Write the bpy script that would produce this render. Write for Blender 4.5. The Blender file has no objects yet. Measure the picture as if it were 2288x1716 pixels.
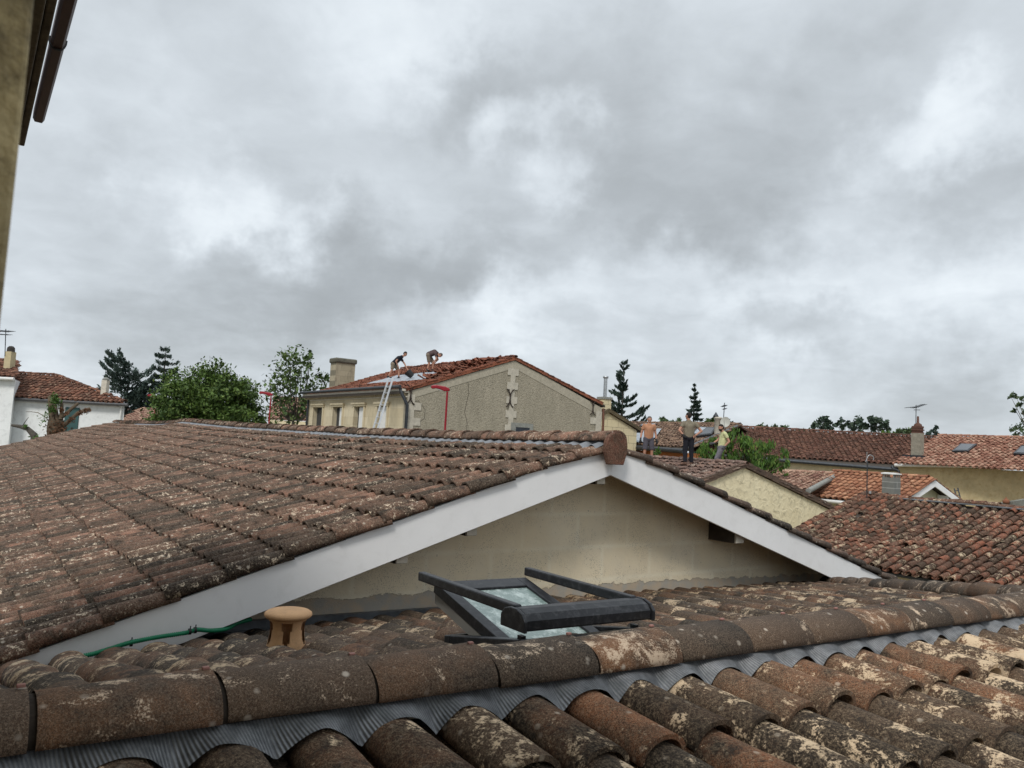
import bpy, math, random
import numpy as np
from math import sin, cos, pi, radians, sqrt, atan2
from mathutils import Vector, Matrix
S = bpy.context.scene
COL = S.collection
R = random.Random(7)
NR = np.random.RandomState(11)

# ------------------------------------------------------------------ camera, sky, sun, exposure
E = 4.8                                     # eye height above the ground
PITCH, ROLL, PHI, FPX = .0775, .0539, .6132, 1728.
SRC_W, SRC_H = 2288, 1716
cF = np.array([0, cos(PITCH), sin(PITCH)]); r0 = np.array([1., 0, 0]); u0 = np.array([0, -sin(PITCH), cos(PITCH)])
cR = cos(ROLL) * r0 + sin(ROLL) * u0
cU = -sin(ROLL) * r0 + cos(ROLL) * u0
cam = bpy.data.cameras.new("camera"); co = bpy.data.objects.new("camera", cam); COL.objects.link(co)
co.matrix_world = Matrix(((cR[0], cU[0], -cF[0], 0), (cR[1], cU[1], -cF[1], 0), (cR[2], cU[2], -cF[2], E), (0, 0, 0, 1)))
cam.sensor_width = 36; cam.lens = 36 * FPX / SRC_W; cam.clip_start = .05; cam.clip_end = 3000
cam.dof.use_dof = True; cam.dof.focus_distance = 5.0; cam.dof.aperture_fstop = 11
S.camera = co
S.view_settings.view_transform = 'Standard'; S.view_settings.look = 'None'
S.view_settings.exposure = 0.5; S.view_settings.gamma = 1

SUN_EL, SUN_AZ = radians(47), radians(197)   # azimuth clockwise from +Y: behind the camera, to the left
sd = bpy.data.lights.new("sun", 'SUN'); so = bpy.data.objects.new("sun", sd); COL.objects.link(so)
sd.energy = 1.5; sd.angle = radians(14); sd.color = (1, .96, .9)
sv = Vector((sin(SUN_AZ) * cos(SUN_EL), cos(SUN_AZ) * cos(SUN_EL), sin(SUN_EL)))
so.rotation_euler = sv.to_track_quat('Z', 'Y').to_euler(); so.location = (0, -10, 30)

def raydir(u, v):
    return cF * FPX + cR * (u - 1144) - cU * (v - 858)

wd = bpy.data.worlds.new("World"); S.world = wd; wd.use_nodes = True
def world():
    t = wd.node_tree; t.nodes.clear(); N = t.nodes.new; L = t.links.new
    out = N('ShaderNodeOutputWorld'); bg = N('ShaderNodeBackground'); L(bg.outputs[0], out.inputs[0]); bg.inputs[1].default_value = .102
    sky = N('ShaderNodeTexSky'); sky.sky_type = 'NISHITA'; sky.sun_disc = False
    sky.sun_elevation = SUN_EL; sky.sun_rotation = SUN_AZ
    tc = N('ShaderNodeTexCoord'); sep = N('ShaderNodeSeparateXYZ'); L(tc.outputs['Generated'], sep.inputs[0])
    def m(op, a, b=None, c=None):
        n = N('ShaderNodeMath'); n.operation = op
        for i, x in enumerate((a, b, c)):
            if x is None: continue
            if isinstance(x, (int, float)): n.inputs[i].default_value = x
            else: L(x, n.inputs[i])
        return n.outputs[0]
    z = m('MAXIMUM', sep.outputs[2], 0.0); den = m('ADD', z, .30)
    cmb = N('ShaderNodeCombineXYZ'); L(m('DIVIDE', sep.outputs[0], den), cmb.inputs[0]); L(m('DIVIDE', sep.outputs[1], den), cmb.inputs[1])
    def noise(scale, det, rough, dist, off):
        mp = N('ShaderNodeMapping'); mp.inputs['Location'].default_value = off; L(cmb.outputs[0], mp.inputs[0])
        n = N('ShaderNodeTexNoise'); n.inputs['Scale'].default_value = scale; n.inputs['Detail'].default_value = det
        n.inputs['Roughness'].default_value = rough; n.inputs['Distortion'].default_value = dist
        L(mp.outputs[0], n.inputs['Vector']); return n.outputs[0]
    n1 = noise(.9, 4, .5, .35, (3.3, 1.7, 0)); n2 = noise(4.2, 7, .55, .5, (7.1, 4.2, 0)); n3 = noise(11, 6, .55, .6, (1, 2, 0))
    v = m('ADD', m('MULTIPLY', m('SUBTRACT', n1, .5), 1.1), m('MULTIPLY', m('SUBTRACT', n2, .5), .62))
    v = m('ADD', v, m('MULTIPLY', m('SUBTRACT', n3, .5), .30))
    # brighter breaks and darker masses of the cloud deck, each at its own bearing
    blobs = [(1000, 735, .09, .30), (1200, 740, .10, .26), (520, 480, .07, .32), (600, 540, .06, .22), (440, 370, .06, .18), (2080, 310, .08, .38), (2010, 590, .10, .24), (1650, 650, .08, .24),
             (1700, 860, .09, .15), (150, 810, .08, .15), (1190, 340, .06, .28), (1150, 290, .08, .12), (850, 60, .11, .18), (300, 150, .12, .14), (2250, 700, .08, .26), (1150, 60, .1, .14), (1350, 620, .07, .1),
             (900, 650, .10, -.36), (640, 660, .09, -.22), (1080, 590, .09, -.2), (1250, 170, .12, -.26), (1080, 220, .08, -.2), (1480, 420, .14, -.30), (1650, 560, .09, -.24), (1850, 220, .12, -.16), (250, 430, .11, -.10), (1760, 730, .06, -.34), (1290, 740, .04, -.16),
             (2200, 880, .08, -.12), (300, 730, .08, -.16), (2200, 60, .14, -.08), (2180, 470, .07, -.22), (1000, 250, .08, -.1), (700, 520, .07, -.14), (1600, 870, .07, -.1)]
    # wobble the directions so the blobs have ragged edges
    nn = N('ShaderNodeTexNoise'); nn.inputs['Scale'].default_value = 7; nn.inputs['Detail'].default_value = 5; nn.inputs['Roughness'].default_value = .6; L(tc.outputs['Generated'], nn.inputs['Vector'])
    vs = N('ShaderNodeVectorMath'); vs.operation = 'SUBTRACT'; L(nn.outputs[1], vs.inputs[0]); vs.inputs[1].default_value = (.5, .5, .5)
    vm = N('ShaderNodeVectorMath'); vm.operation = 'MULTIPLY_ADD'; L(vs.outputs[0], vm.inputs[0]); vm.inputs[1].default_value = (.34, .34, .26); L(tc.outputs['Generated'], vm.inputs[2])
    for (bx, by, rad, amp) in blobs:
        dr = raydir(bx, by); dr = dr / np.linalg.norm(dr)
        ds = N('ShaderNodeVectorMath'); ds.operation = 'SUBTRACT'; L(vm.outputs[0], ds.inputs[0]); ds.inputs[1].default_value = tuple(dr)
        sc = N('ShaderNodeVectorMath'); sc.operation = 'MULTIPLY'; L(ds.outputs[0], sc.inputs[0]); sc.inputs[1].default_value = (1, 1, 1.9)
        ln = N('ShaderNodeVectorMath'); ln.operation = 'LENGTH'; L(sc.outputs[0], ln.inputs[0])
        mr = N('ShaderNodeMapRange'); mr.interpolation_type = 'SMOOTHERSTEP'; mr.inputs[1].default_value = 0; mr.inputs[2].default_value = rad * 2.1
        mr.inputs[3].default_value = amp * 1.25; mr.inputs[4].default_value = 0; L(ln.outputs['Value'], mr.inputs[0])
        v = m('ADD', v, mr.outputs[0])
    v = m('ADD', m('MULTIPLY', v, .54), .545)
    cr = N('ShaderNodeValToRGB'); L(v, cr.inputs[0]); e = cr.color_ramp; e.interpolation = 'B_SPLINE'
    cols = [(0, (2.3, 2.46, 2.58)), (.3, (3.2, 3.46, 3.66)), (.5, (4.15, 4.5, 4.8)), (.72, (5.4, 5.85, 6.25)), (1, (7.4, 7.85, 8.1))]
    K = 9.0
    while len(e.elements) < len(cols): e.elements.new(.5)
    for el, (p, c) in zip(e.elements, cols): el.position = p; el.color = (c[0] / K, c[1] / K, c[2] / K, 1)
    sc = N('ShaderNodeVectorMath'); sc.operation = 'SCALE'; L(cr.outputs[0], sc.inputs[0]); sc.inputs['Scale'].default_value = K * .99
    mx = N('ShaderNodeMix'); mx.data_type = 'RGBA'; mx.inputs[0].default_value = .97; L(sky.outputs[0], mx.inputs[6]); L(sc.outputs[0], mx.inputs[7])
    # an overcast sky is brightest overhead
    zr = N('ShaderNodeMapRange'); zr.interpolation_type = 'SMOOTHSTEP'; zr.inputs[1].default_value = .5; zr.inputs[2].default_value = .95; zr.inputs[3].default_value = 1; zr.inputs[4].default_value = 1.75; L(sep.outputs[2], zr.inputs[0])
    zs_ = N('ShaderNodeVectorMath'); zs_.operation = 'SCALE'; L(mx.outputs[2], zs_.inputs[0]); L(zr.outputs[0], zs_.inputs['Scale'])
    L(zs_.outputs[0], bg.inputs[0])
world()

# ------------------------------------------------------------------ coordinates
# every house here stands on one street grid: a runs along the near gable, b along the long ridge
DA = np.array([cos(PHI), sin(PHI), 0]); DB = np.array([-sin(PHI), cos(PHI), 0]); ZZ = np.array([0, 0, 1.])
def W(a, b, z): return DA * a + DB * b + ZZ * (z + E)
def abz(p): p = np.asarray(p); return np.array([p @ DA, p @ DB, p[2] - E])
def _r(u, v): r = raydir(u, v); return np.array([r @ DA, r @ DB, r[2]])
def atB(u, v, b): r = _r(u, v); return r * (b / r[1])          # the point of a wall b = const seen under a bearing, as (a, b, z)
def atA(u, v, a): r = _r(u, v); return r * (a / r[0])
def atY(u, v, Y):
    r = raydir(u, v); r = r * (Y / r[1]); return np.array([r @ DA, r @ DB, r[2]])
def P(u, v, Y):
    r = raydir(u, v); r = r * (Y / r[1]); return r + ZZ * E
def V3(p): return np.asarray(p, float)

# ------------------------------------------------------------------ object helpers
def root_off(o):
    p = np.zeros(3)
    while o is not None: p = p + np.array(o.location); o = o.parent
    return p
def thing(name, loc, label, cat, group=None, kind=None):
    o = bpy.data.objects.new(name, None); COL.objects.link(o); o.location = tuple(loc); o.empty_display_size = .2
    tag(o, label, cat, group, kind); return o
def tag(o, label=None, cat=None, group=None, kind=None):
    if label: o['label'] = label
    if cat: o['category'] = cat
    if group: o['group'] = group
    if kind: o['kind'] = kind
    return o
def copy_tree(o, parent=None):
    c = o.copy(); COL.objects.link(c); c.parent = parent
    for ch in list(o.children): copy_tree(ch, c)
    return c

class MB:
    def __init__(s): s.v = []; s.f = []; s.sm = []
    def add(s, vs, fs, smooth=False):
        k = len(s.v); s.v.extend([tuple(map(float, p)) for p in vs]); s.f.extend([tuple(i + k for i in f) for f in fs]); s.sm.extend([smooth] * len(fs)); return s
    def prism(s, poly, ext):
        poly = [V3(p) for p in poly]; ext = V3(ext); n = len(poly)
        vs = poly + [p + ext for p in poly]
        fs = [tuple(range(n))[::-1], tuple(range(n, 2 * n))] + [(i, (i + 1) % n, (i + 1) % n + n, i + n) for i in range(n)]
        return s.add(vs, fs)
    def box(s, o, x, y, z):
        o, x, y, z = map(V3, (o, x, y, z)); return s.prism([o, o + x, o + x + y, o + y], z)
    def gbox(s, a0, a1, b0, b1, z0, z1):
        return s.prism([W(a0, b0, z0), W(a1, b0, z0), W(a1, b1, z0), W(a0, b1, z0)], (0, 0, z1 - z0))
    def tube(s, pts, rad, n=8, cap=True, flat=None):
        pts = [V3(p) for p in pts]; rad = rad if hasattr(rad, '__len__') else [rad] * len(pts); rings = []; prev = None
        for i, p in enumerate(pts):
            t = pts[min(i + 1, len(pts) - 1)] - pts[max(i - 1, 0)]; t = t / (np.linalg.norm(t) + 1e-12)
            if prev is None:
                a = np.array([0, 0, 1.]) if abs(t[2]) < .9 else np.array([1., 0, 0])
            else: a = prev
            x = a - t * (a @ t); x /= np.linalg.norm(x) + 1e-12; y = np.cross(t, x); prev = x
            rings.append([p + (x * cos(2 * pi * k / n) + y * sin(2 * pi * k / n)) * rad[i] for k in range(n)])
        vs = [q for r_ in rings for q in r_]; fs = []
        for i in range(len(rings) - 1):
            for k in range(n): fs.append((i * n + k, i * n + (k + 1) % n, (i + 1) * n + (k + 1) % n, (i + 1) * n + k))
        s.add(vs, fs, True)
        if cap: s.add(rings[0], [tuple(range(n))[::-1]]); s.add(rings[-1], [tuple(range(n))])
        return s
    def lathe(s, c, prof, n=20, smooth=True):
        c = V3(c); vs = []; m = len(prof)
        for k in range(n):
            t = 2 * pi * k / n
            for (r_, z) in prof: vs.append(c + np.array([r_ * cos(t), r_ * sin(t), z]))
        fs = [(k * m + i, ((k + 1) % n) * m + i, ((k + 1) % n) * m + i + 1, k * m + i + 1) for k in range(n) for i in range(m - 1)]
        return s.add(vs, fs, smooth)
    def ball(s, c, r, n=10, sc=(1, 1, 1)):
        c = V3(c); m = max(4, n // 2 + 1); vs = []; fs = []
        for i in range(m + 1):
            ph = pi * i / m
            for k in range(n): vs.append(c + np.array([sin(ph) * cos(2 * pi * k / n) * sc[0], sin(ph) * sin(2 * pi * k / n) * sc[1], cos(ph) * sc[2]]) * r)
        for i in range(m):
            for k in range(n): fs.append((i * n + k, (i + 1) * n + k, (i + 1) * n + (k + 1) % n, i * n + (k + 1) % n))
        return s.add(vs, fs, True)
    def build(s, name, mat, parent=None, label=None, bevel=0):
        off = root_off(parent)
        me = bpy.data.meshes.new(name); me.from_pydata([tuple(V3(p) - off) for p in s.v], [], s.f); me.update()
        me.polygons.foreach_set('use_smooth', s.sm); me.materials.append(mat)
        o = bpy.data.objects.new(name, me); COL.objects.link(o); o.parent = parent
        if label: o['label'] = label
        if bevel:
            b = o.modifiers.new('bevel', 'BEVEL'); b.width = bevel; b.segments = 2; b.limit_method = 'ANGLE'; b.angle_limit = radians(40)
        return o

def big_mesh(name, V, F4, tc, mat, parent, smooth=True, flat_mask=None, label=None):
    """numpy mesh: V (n,3) world, F4 (m,4) quads, tc (n,3) per vertex colour attribute"""
    off = root_off(parent); V = (V - off).astype(np.float32)
    me = bpy.data.meshes.new(name); me.vertices.add(len(V)); me.vertices.foreach_set('co', V.ravel())
    m = len(F4); me.loops.add(m * 4); me.polygons.add(m)
    me.loops.foreach_set('vertex_index', F4.astype(np.int32).ravel())
    me.polygons.foreach_set('loop_start', np.arange(0, m * 4, 4, dtype=np.int32)); me.polygons.foreach_set('loop_total', np.full(m, 4, dtype=np.int32))
    sm = np.full(m, smooth, dtype=bool)
    if flat_mask is not None: sm &= ~flat_mask
    me.update(calc_edges=True); me.polygons.foreach_set('use_smooth', sm)
    if tc is not None:
        at = me.color_attributes.new('tc', 'FLOAT_COLOR', 'POINT'); c = np.ones((len(V), 4), np.float32); c[:, :3] = tc; at.data.foreach_set('color', c.ravel())
    me.materials.append(mat); me.validate()
    o = bpy.data.objects.new(name, me); COL.objects.link(o); o.parent = parent
    if label: o['label'] = label
    return o

# ------------------------------------------------------------------ materials
class NT:
    def __init__(s, name):
        s.m = bpy.data.materials.new(name); s.m.use_nodes = True; s.t = s.m.node_tree; s.b = s.t.nodes['Principled BSDF']; s.L = s.t.links.new
        s.b.inputs['Specular IOR Level'].default_value = .3
        s.tc = s.t.nodes.new('ShaderNodeTexCoord')
    def n(s, ty): return s.t.nodes.new(ty)
    def coords(s, rot=0, scale=(1, 1, 1), add=None):
        v = s.tc.outputs['Object']
        if add is not None:
            a = s.n('ShaderNodeVectorMath'); a.operation = 'MULTIPLY_ADD'; s.L(add, a.inputs[0]); a.inputs[1].default_value = (31, 17, 23); s.L(v, a.inputs[2]); v = a.outputs[0]
        mp = s.n('ShaderNodeMapping'); mp.inputs['Rotation'].default_value = (0, 0, rot); mp.inputs['Scale'].default_value = scale; s.L(v, mp.inputs[0]); return mp.outputs[0]
    def noise(s, vec, scale, det=4, rough=.55, dist=0, col=False):
        n = s.n('ShaderNodeTexNoise'); n.inputs['Scale'].default_value = scale; n.inputs['Detail'].default_value = det; n.inputs['Roughness'].default_value = rough; n.inputs['Distortion'].default_value = dist
        s.L(vec, n.inputs['Vector']); return n.outputs[1 if col else 0]
    def ramp(s, f, lo, hi, a=0., b=1.):
        r = s.n('ShaderNodeMapRange'); r.inputs[1].default_value = lo; r.inputs[2].default_value = hi; r.inputs[3].default_value = a; r.inputs[4].default_value = b; r.clamp = True; s.L(f, r.inputs[0]); return r.outputs[0]
    def math(s, op, a, b=None):
        n = s.n('ShaderNodeMath'); n.operation = op
        for i, x in enumerate((a, b)):
            if x is None: continue
            if isinstance(x, (int, float)): n.inputs[i].default_value = x
            else: s.L(x, n.inputs[i])
        return n.outputs[0]
    def mix(s, f, a, b, mode='MIX'):
        n = s.n('ShaderNodeMix'); n.data_type = 'RGBA'; n.blend_type = mode
        for i, x in ((0, f), (6, a), (7, b)):
            if isinstance(x, (int, float)): n.inputs[i].default_value = x
            elif isinstance(x, tuple): n.inputs[i].default_value = (*x[:3], 1)
            else: s.L(x, n.inputs[i])
        return n.outputs[2]
    def bump(s, h, strength, dist, prev=None):
        n = s.n('ShaderNodeBump'); n.inputs['Strength'].default_value = strength; n.inputs['Distance'].default_value = dist; s.L(h, n.inputs['Height'])
        if prev is not None: s.L(prev, n.inputs['Normal'])
        return n.outputs[0]
    def done(s, col, rough=.8, nrm=None):
        if isinstance(col, tuple): s.b.inputs['Base Color'].default_value = (*col, 1)
        else: s.L(col, s.b.inputs['Base Color'])
        if isinstance(rough, (int, float)): s.b.inputs['Roughness'].default_value = rough
        else: s.L(rough, s.b.inputs['Roughness'])
        if nrm is not None: s.L(nrm, s.b.inputs['Normal'])
        return s.m
def sr(r, g, b):
    f = lambda c: (c / 255 / 12.92) if c / 255 <= .04045 else ((c / 255 + .055) / 1.055) ** 2.4
    return (f(r), f(g), f(b))

def tile_mat(name, dark, mid, light, lichen, lich=.5, stain=.5, fine=55, spot=.35, attr=True, lsc=9):
    m = NT(name); a = None
    if attr:
        at = m.n('ShaderNodeAttribute'); at.attribute_name = 'tc'; a = at.outputs['Color']
        sp = m.n('ShaderNodeSeparateColor'); m.L(a, sp.inputs[0]); r_, g_, b_ = sp.outputs[0], sp.outputs[1], sp.outputs[2]
    c = m.coords(add=a); cw = m.coords()
    big = m.noise(cw, .9, 3, .5); n1 = m.noise(c, 6, 5, .6, .3); n2 = m.noise(c, fine, 5, .75); n3 = m.noise(c, lsc, 6, .68, .6); n4 = m.noise(c, 14, 5, .7, .4); n5 = m.noise(c, fine * 2.7, 2, .6)
    tone = m.math('ADD', m.math('MULTIPLY', n1, .9), m.math('MULTIPLY', m.math('SUBTRACT', r_ if attr else big, .5), .62))
    tone = m.math('ADD', tone, m.math('MULTIPLY', m.math('SUBTRACT', big, .5), .5))
    col = m.mix(m.ramp(tone, .25, .72), dark, mid)
    hue = m.ramp(b_, .4, 1.0) if attr else m.ramp(n4, .5, .8)
    col = m.mix(m.math('MULTIPLY', hue, m.ramp(n1, .38, .62)), col, light)
    # fine grain of the burnt clay with its black specks
    col = m.mix(m.ramp(n2, .42, .68, 0, .6), col, m.mix(.5, col, lichen))
    col = m.mix(m.ramp(n5, .42, .54, .9, 0), col, m.mix(.75, col, (.012, .01, .008)))
    # pale lichen patches with ragged speckled edges
    lf = m.math('ADD', n3, m.math('MULTIPLY', m.math('SUBTRACT', n2, .5), .5))
    if attr: lf = m.math('ADD', lf, m.math('MULTIPLY', m.math('SUBTRACT', g_, .5), .16))
    t0 = .74 - lich * .26
    col = m.mix(m.ramp(lf, t0, t0 + .07, 0, .9), col, lichen)
    # black moss
    sf = m.math('ADD', n4, m.math('MULTIPLY', m.math('SUBTRACT', n2, .5), .45))
    t1 = .76 - stain * .24
    col = m.mix(m.ramp(sf, t1, t1 + .1, 0, .8), col, (.016, .013, .011))
    vo = m.n('ShaderNodeTexVoronoi'); vo.inputs['Scale'].default_value = 16; m.L(c, vo.inputs['Vector'])
    col = m.mix(m.math('MULTIPLY', m.ramp(vo.outputs['Distance'], .1, .2, spot, 0), m.ramp(n1, .45, .6)), col, m.mix(.5, lichen, (.45, .44, .4)))
    nb = m.bump(n2, .5, .003); nb = m.bump(n4, .25, .005, nb)
    return m.done(col, .93, nb)

def plain(name, col, rough=.7, var=.12, scale=6, bump=0, bscale=40, metal=0, rot=0, stretch=(1, 1, 1), dirt=None, dirt_amt=.3):
    m = NT(name); c = m.coords(rot=-rot, scale=stretch); n1 = m.noise(c, scale, 5, .6)
    base = m.mix(m.ramp(n1, .3, .7), tuple(x * (1 - var) for x in col), tuple(min(1, x * (1 + var)) for x in col))
    if dirt is not None:
        n2 = m.noise(c, scale * 2.3, 6, .7, .5); base = m.mix(m.ramp(n2, .5, .72, 0, dirt_amt), base, dirt)
    nb = m.bump(m.noise(c, bscale, 4, .6), bump, .01) if bump else None
    m.b.inputs['Metallic'].default_value = metal
    return m.done(base, rough, nb)

def ashlar(name, c1, c2, mortar, bw=.75, bh=.36, rot=PHI, grime=(.05, .045, .035), ga=.35, mort=.006, axis='a'):
    """cut stone in courses; the wall lies along a (or b) of the street grid"""
    m = NT(name); c = m.coords(rot=-rot)
    sp = m.n('ShaderNodeSeparateXYZ'); m.L(c, sp.inputs[0]); cb = m.n('ShaderNodeCombineXYZ')
    m.L(sp.outputs[0 if axis == 'a' else 1], cb.inputs[0]); m.L(sp.outputs[2], cb.inputs[1])
    br = m.n('ShaderNodeTexBrick'); m.L(cb.outputs[0], br.inputs['Vector']); br.inputs['Scale'].default_value = 1
    br.inputs['Brick Width'].default_value = bw; br.inputs['Row Height'].default_value = bh; br.inputs['Mortar Size'].default_value = mort
    br.inputs['Color1'].default_value = (*c1, 1); br.inputs['Color2'].default_value = (*c2, 1); br.inputs['Mortar'].default_value = (*mortar, 1); br.inputs['Mortar Smooth'].default_value = .3
    n1 = m.noise(m.coords(rot=-rot, scale=(1, 1, .35)), 5, 6, .65, .4); n2 = m.noise(c, 45, 4, .7)
    col = m.mix(m.ramp(n1, .48, .75, 0, ga), br.outputs[0], grime); col = m.mix(m.ramp(n2, .4, .75, 0, .3), col, tuple(x * .6 for x in c1))
    return m.done(col, .9, m.bump(n2, .3, .01))

M_ = {}
M_['tA'] = tile_mat('old_roof_tile', (.026, .016, .011), (.128, .070, .047), (.31, .155, .105), (.62, .51, .38), lich=.47, stain=.84, fine=85, spot=.8, lsc=24)
M_['tB'] = tile_mat('mossy_roof_tile', (.022, .014, .009), (.110, .065, .040), (.25, .105, .05), (.62, .47, .31), lich=.62, stain=.76, fine=95, spot=.55)
M_['cap'] = tile_mat('ridge_cap_tile', (.024, .016, .010), (.088, .051, .030), (.27, .12, .052), (.58, .44, .31), lich=.56, stain=.50, fine=165, spot=.8)
M_['tD'] = tile_mat('mixed_old_tile', (.045, .021, .015), (.150, .064, .044), (.36, .11, .06), (.50, .41, .28), lich=.58, stain=.74, fine=38, spot=.2, lsc=12)
M_['tN'] = tile_mat('brown_roof_tile', (.075, .032, .022), (.18, .075, .052), (.30, .15, .10), (.36, .25, .18), lich=.3, stain=.3, fine=20, spot=0)
M_['tO'] = tile_mat('pink_roof_tile', (.24, .085, .055), (.46, .22, .15), (.62, .42, .30), (.62, .48, .36), lich=.45, stain=.1, fine=20, spot=0)
M_['tQ'] = tile_mat('orange_roof_tile', (.27, .10, .055), (.50, .22, .12), (.60, .33, .20), (.62, .42, .27), lich=.25, stain=.1, fine=20, spot=0)
M_['tH'] = tile_mat('red_roof_tile', (.10, .032, .02), (.27, .085, .05), (.38, .15, .09), (.42, .25, .16), lich=.25, stain=.45, fine=25, spot=0)
M_['tM'] = tile_mat('weathered_roof_tile', (.10, .055, .04), (.24, .145, .10), (.38, .24, .16), (.46, .36, .26), lich=.5, stain=.35, fine=20, spot=0)
M_['tW'] = tile_mat('dark_red_roof_tile', (.10, .04, .028), (.24, .095, .06), (.36, .17, .11), (.42, .32, .22), lich=.45, stain=.45, fine=20, spot=0)
M_['white'] = plain('white_board', (.80, .80, .80), .5, .03, 3, dirt=(.42, .41, .38), dirt_amt=.14)
M_['soffit'] = plain('dark_boards', (.055, .045, .036), .8, .3, 8, .3)
M_['zinc'] = plain('zinc_sheet', (.15, .16, .17), .45, .3, 9, .1, metal=.6)
M_['zincdark'] = plain('dark_gutter_metal', (.045, .05, .056), .45, .3, 9, .1, metal=.4)
M_['lead'] = None
M_['black'] = plain('black_aluminium', (.020, .021, .024), .38, .25, 14, .05, metal=.3, dirt=(.10, .10, .105), dirt_amt=.5)
M_['grey'] = plain('grey_aluminium', (.10, .10, .105), .4, .2, 10, metal=.3)
M_['terra'] = plain('terracotta', (.60, .36, .19), .85, .14, 9, .3, 160, dirt=(.16, .10, .06), dirt_amt=.35)
M_['green'] = plain('green_conduit', (.008, .16, .075), .45, .1)
M_['tie'] = plain('black_plastic', (.015, .015, .016), .5, .1)
M_['clip'] = plain('pink_clip', (.30, .15, .125), .7, .1)
M_['metal'] = plain('galvanised_metal', (.42, .44, .45), .35, .15, 12, metal=.7)
M_['ladder'] = plain('aluminium_ladder', (.55, .56, .57), .4, .08, 12, metal=.5)
M_['redpaint'] = plain('red_lamp_paint', (.25, .012, .022), .4, .1)
M_['glasslamp'] = plain('lamp_glass', (.3, .3, .28), .2, .05)
M_['wood'] = plain('orange_cladding', (.42, .15, .05), .6, .25, 3, .2, rot=PHI, stretch=(1, 1, 12))
M_['orangewin'] = plain('dark_glass', (.03, .035, .045), .12, .2)
M_['skyglass'] = plain('roof_window_glass', (.025, .03, .038), .12, .2)
M_['concrete'] = plain('cinder_block', (.24, .245, .225), .95, .25, 9, .5, 60)
M_['whitecap'] = plain('white_cap', (.68, .68, .66), .6, .08)
M_['cream'] = plain('cream_render', (.66, .57, .38), .9, .12, 4, .3, 60, dirt=(.2, .16, .1), dirt_amt=.25)
M_['palegreen'] = plain('pale_yellow_render', (.66, .64, .46), .9, .08, 4)
M_['whitewall'] = plain('white_wall_paint', (.72, .74, .74), .85, .05, 1.5, .1, 40, dirt=(.30, .31, .31), dirt_amt=.35)
M_['shutter'] = plain('green_shutter', (.035, .085, .085), .6, .15)
M_['plastic'] = NT('plastic_sheet')
def _pl():
    m = M_['plastic']; c = m.coords(rot=-PHI, scale=(1, 6, 1)); n = m.noise(c, 3, 5, .6, 1); return m.done(m.mix(m.ramp(n, .35, .7), (.20, .23, .27), (.50, .53, .56)), .3, m.bump(n, .8, .05))
M_['plastic'] = _pl()
M_['ivy'] = plain('ivy_leaf', (.055, .115, .018), .6, .4, 20)
M_['rust'] = plain('red_brown_leaf', (.10, .045, .02), .7, .4, 20)
M_['bark'] = plain('bark', (.10, .075, .05), .95, .35, 9, .6, 40)
M_['barkgrey'] = plain('grey_bark', (.07, .062, .052), .95, .3, 9, .5, 30)
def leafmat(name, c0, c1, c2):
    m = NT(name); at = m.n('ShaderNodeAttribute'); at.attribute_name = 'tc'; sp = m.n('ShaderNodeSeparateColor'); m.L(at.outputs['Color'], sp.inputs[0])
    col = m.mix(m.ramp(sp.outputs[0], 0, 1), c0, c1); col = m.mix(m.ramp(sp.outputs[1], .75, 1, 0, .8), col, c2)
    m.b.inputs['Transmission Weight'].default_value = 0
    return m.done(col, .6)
M_['leafbig'] = leafmat('plane_tree_leaf', (.018, .042, .009), (.095, .16, .028), (.16, .22, .05))
M_['leafbirch'] = leafmat('birch_leaf', (.035, .065, .018), (.085, .135, .035), (.14, .19, .06))
M_['leafbush'] = leafmat('peach_leaf', (.025, .062, .012), (.08, .16, .022), (.16, .24, .04))
M_['needle'] = leafmat('cedar_needle', (.034, .056, .048), (.08, .115, .10), (.10, .14, .12))
M_['spruce'] = leafmat('spruce_needle', (.022, .042, .034), (.055, .085, .065), (.07, .10, .08))
M_['pine'] = leafmat('pine_needle', (.022, .040, .030), (.05, .078, .05), (.07, .10, .06))
M_['far'] = leafmat('distant_leaf', (.035, .06, .03), (.08, .12, .05), (.12, .16, .07))
M_['hstone'] = ashlar('facade_limestone', (.64, .56, .40), (.54, .46, .31), (.46, .39, .27), .8, .38, ga=.3, axis='b')
M_['quoin'] = plain('quoin_stone', (.56, .52, .44), .9, .14, 6, .3, 50, dirt=(.12, .11, .09), dirt_amt=.35)
M_['kstone'] = ashlar('yellow_limestone', (.68, .59, .38), (.62, .53, .35), (.28, .24, .16), .8, .4, ga=.15, mort=.012)
def rough_render(name, c0, c1, scale, strength, spots=None, streak=True):
    m = NT(name); c = m.coords(rot=-PHI); n = m.noise(c, scale, 4, .6, .8); g = m.noise(m.coords(rot=-PHI, scale=(1, 1, .3)), 2.2, 6, .6, .3)
    col = m.mix(m.ramp(g, .3, .7), c0, c1); col = m.mix(m.ramp(n, .50, .66, 0, .45), col, tuple(x * .35 for x in c0))
    return m.done(col, .95, m.bump(n, strength, .05))
M_['hrender'] = rough_render('grey_pebble_render', (.31, .28, .215), (.40, .36, .28), 14, 1.0)
M_['crender'] = rough_render('yellow_stucco', (.72, .635, .43), (.78, .70, .49), 5.5, .8)
M_['nwall'] = plain('stained_yellow_wall', (.60, .49, .29), .95, .15, 2.5, .4, 25, dirt=(.42, .27, .12), dirt_amt=.6)
M_['ground'] = plain('ground', (.24, .215, .16), .95, .35, .2)

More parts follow.
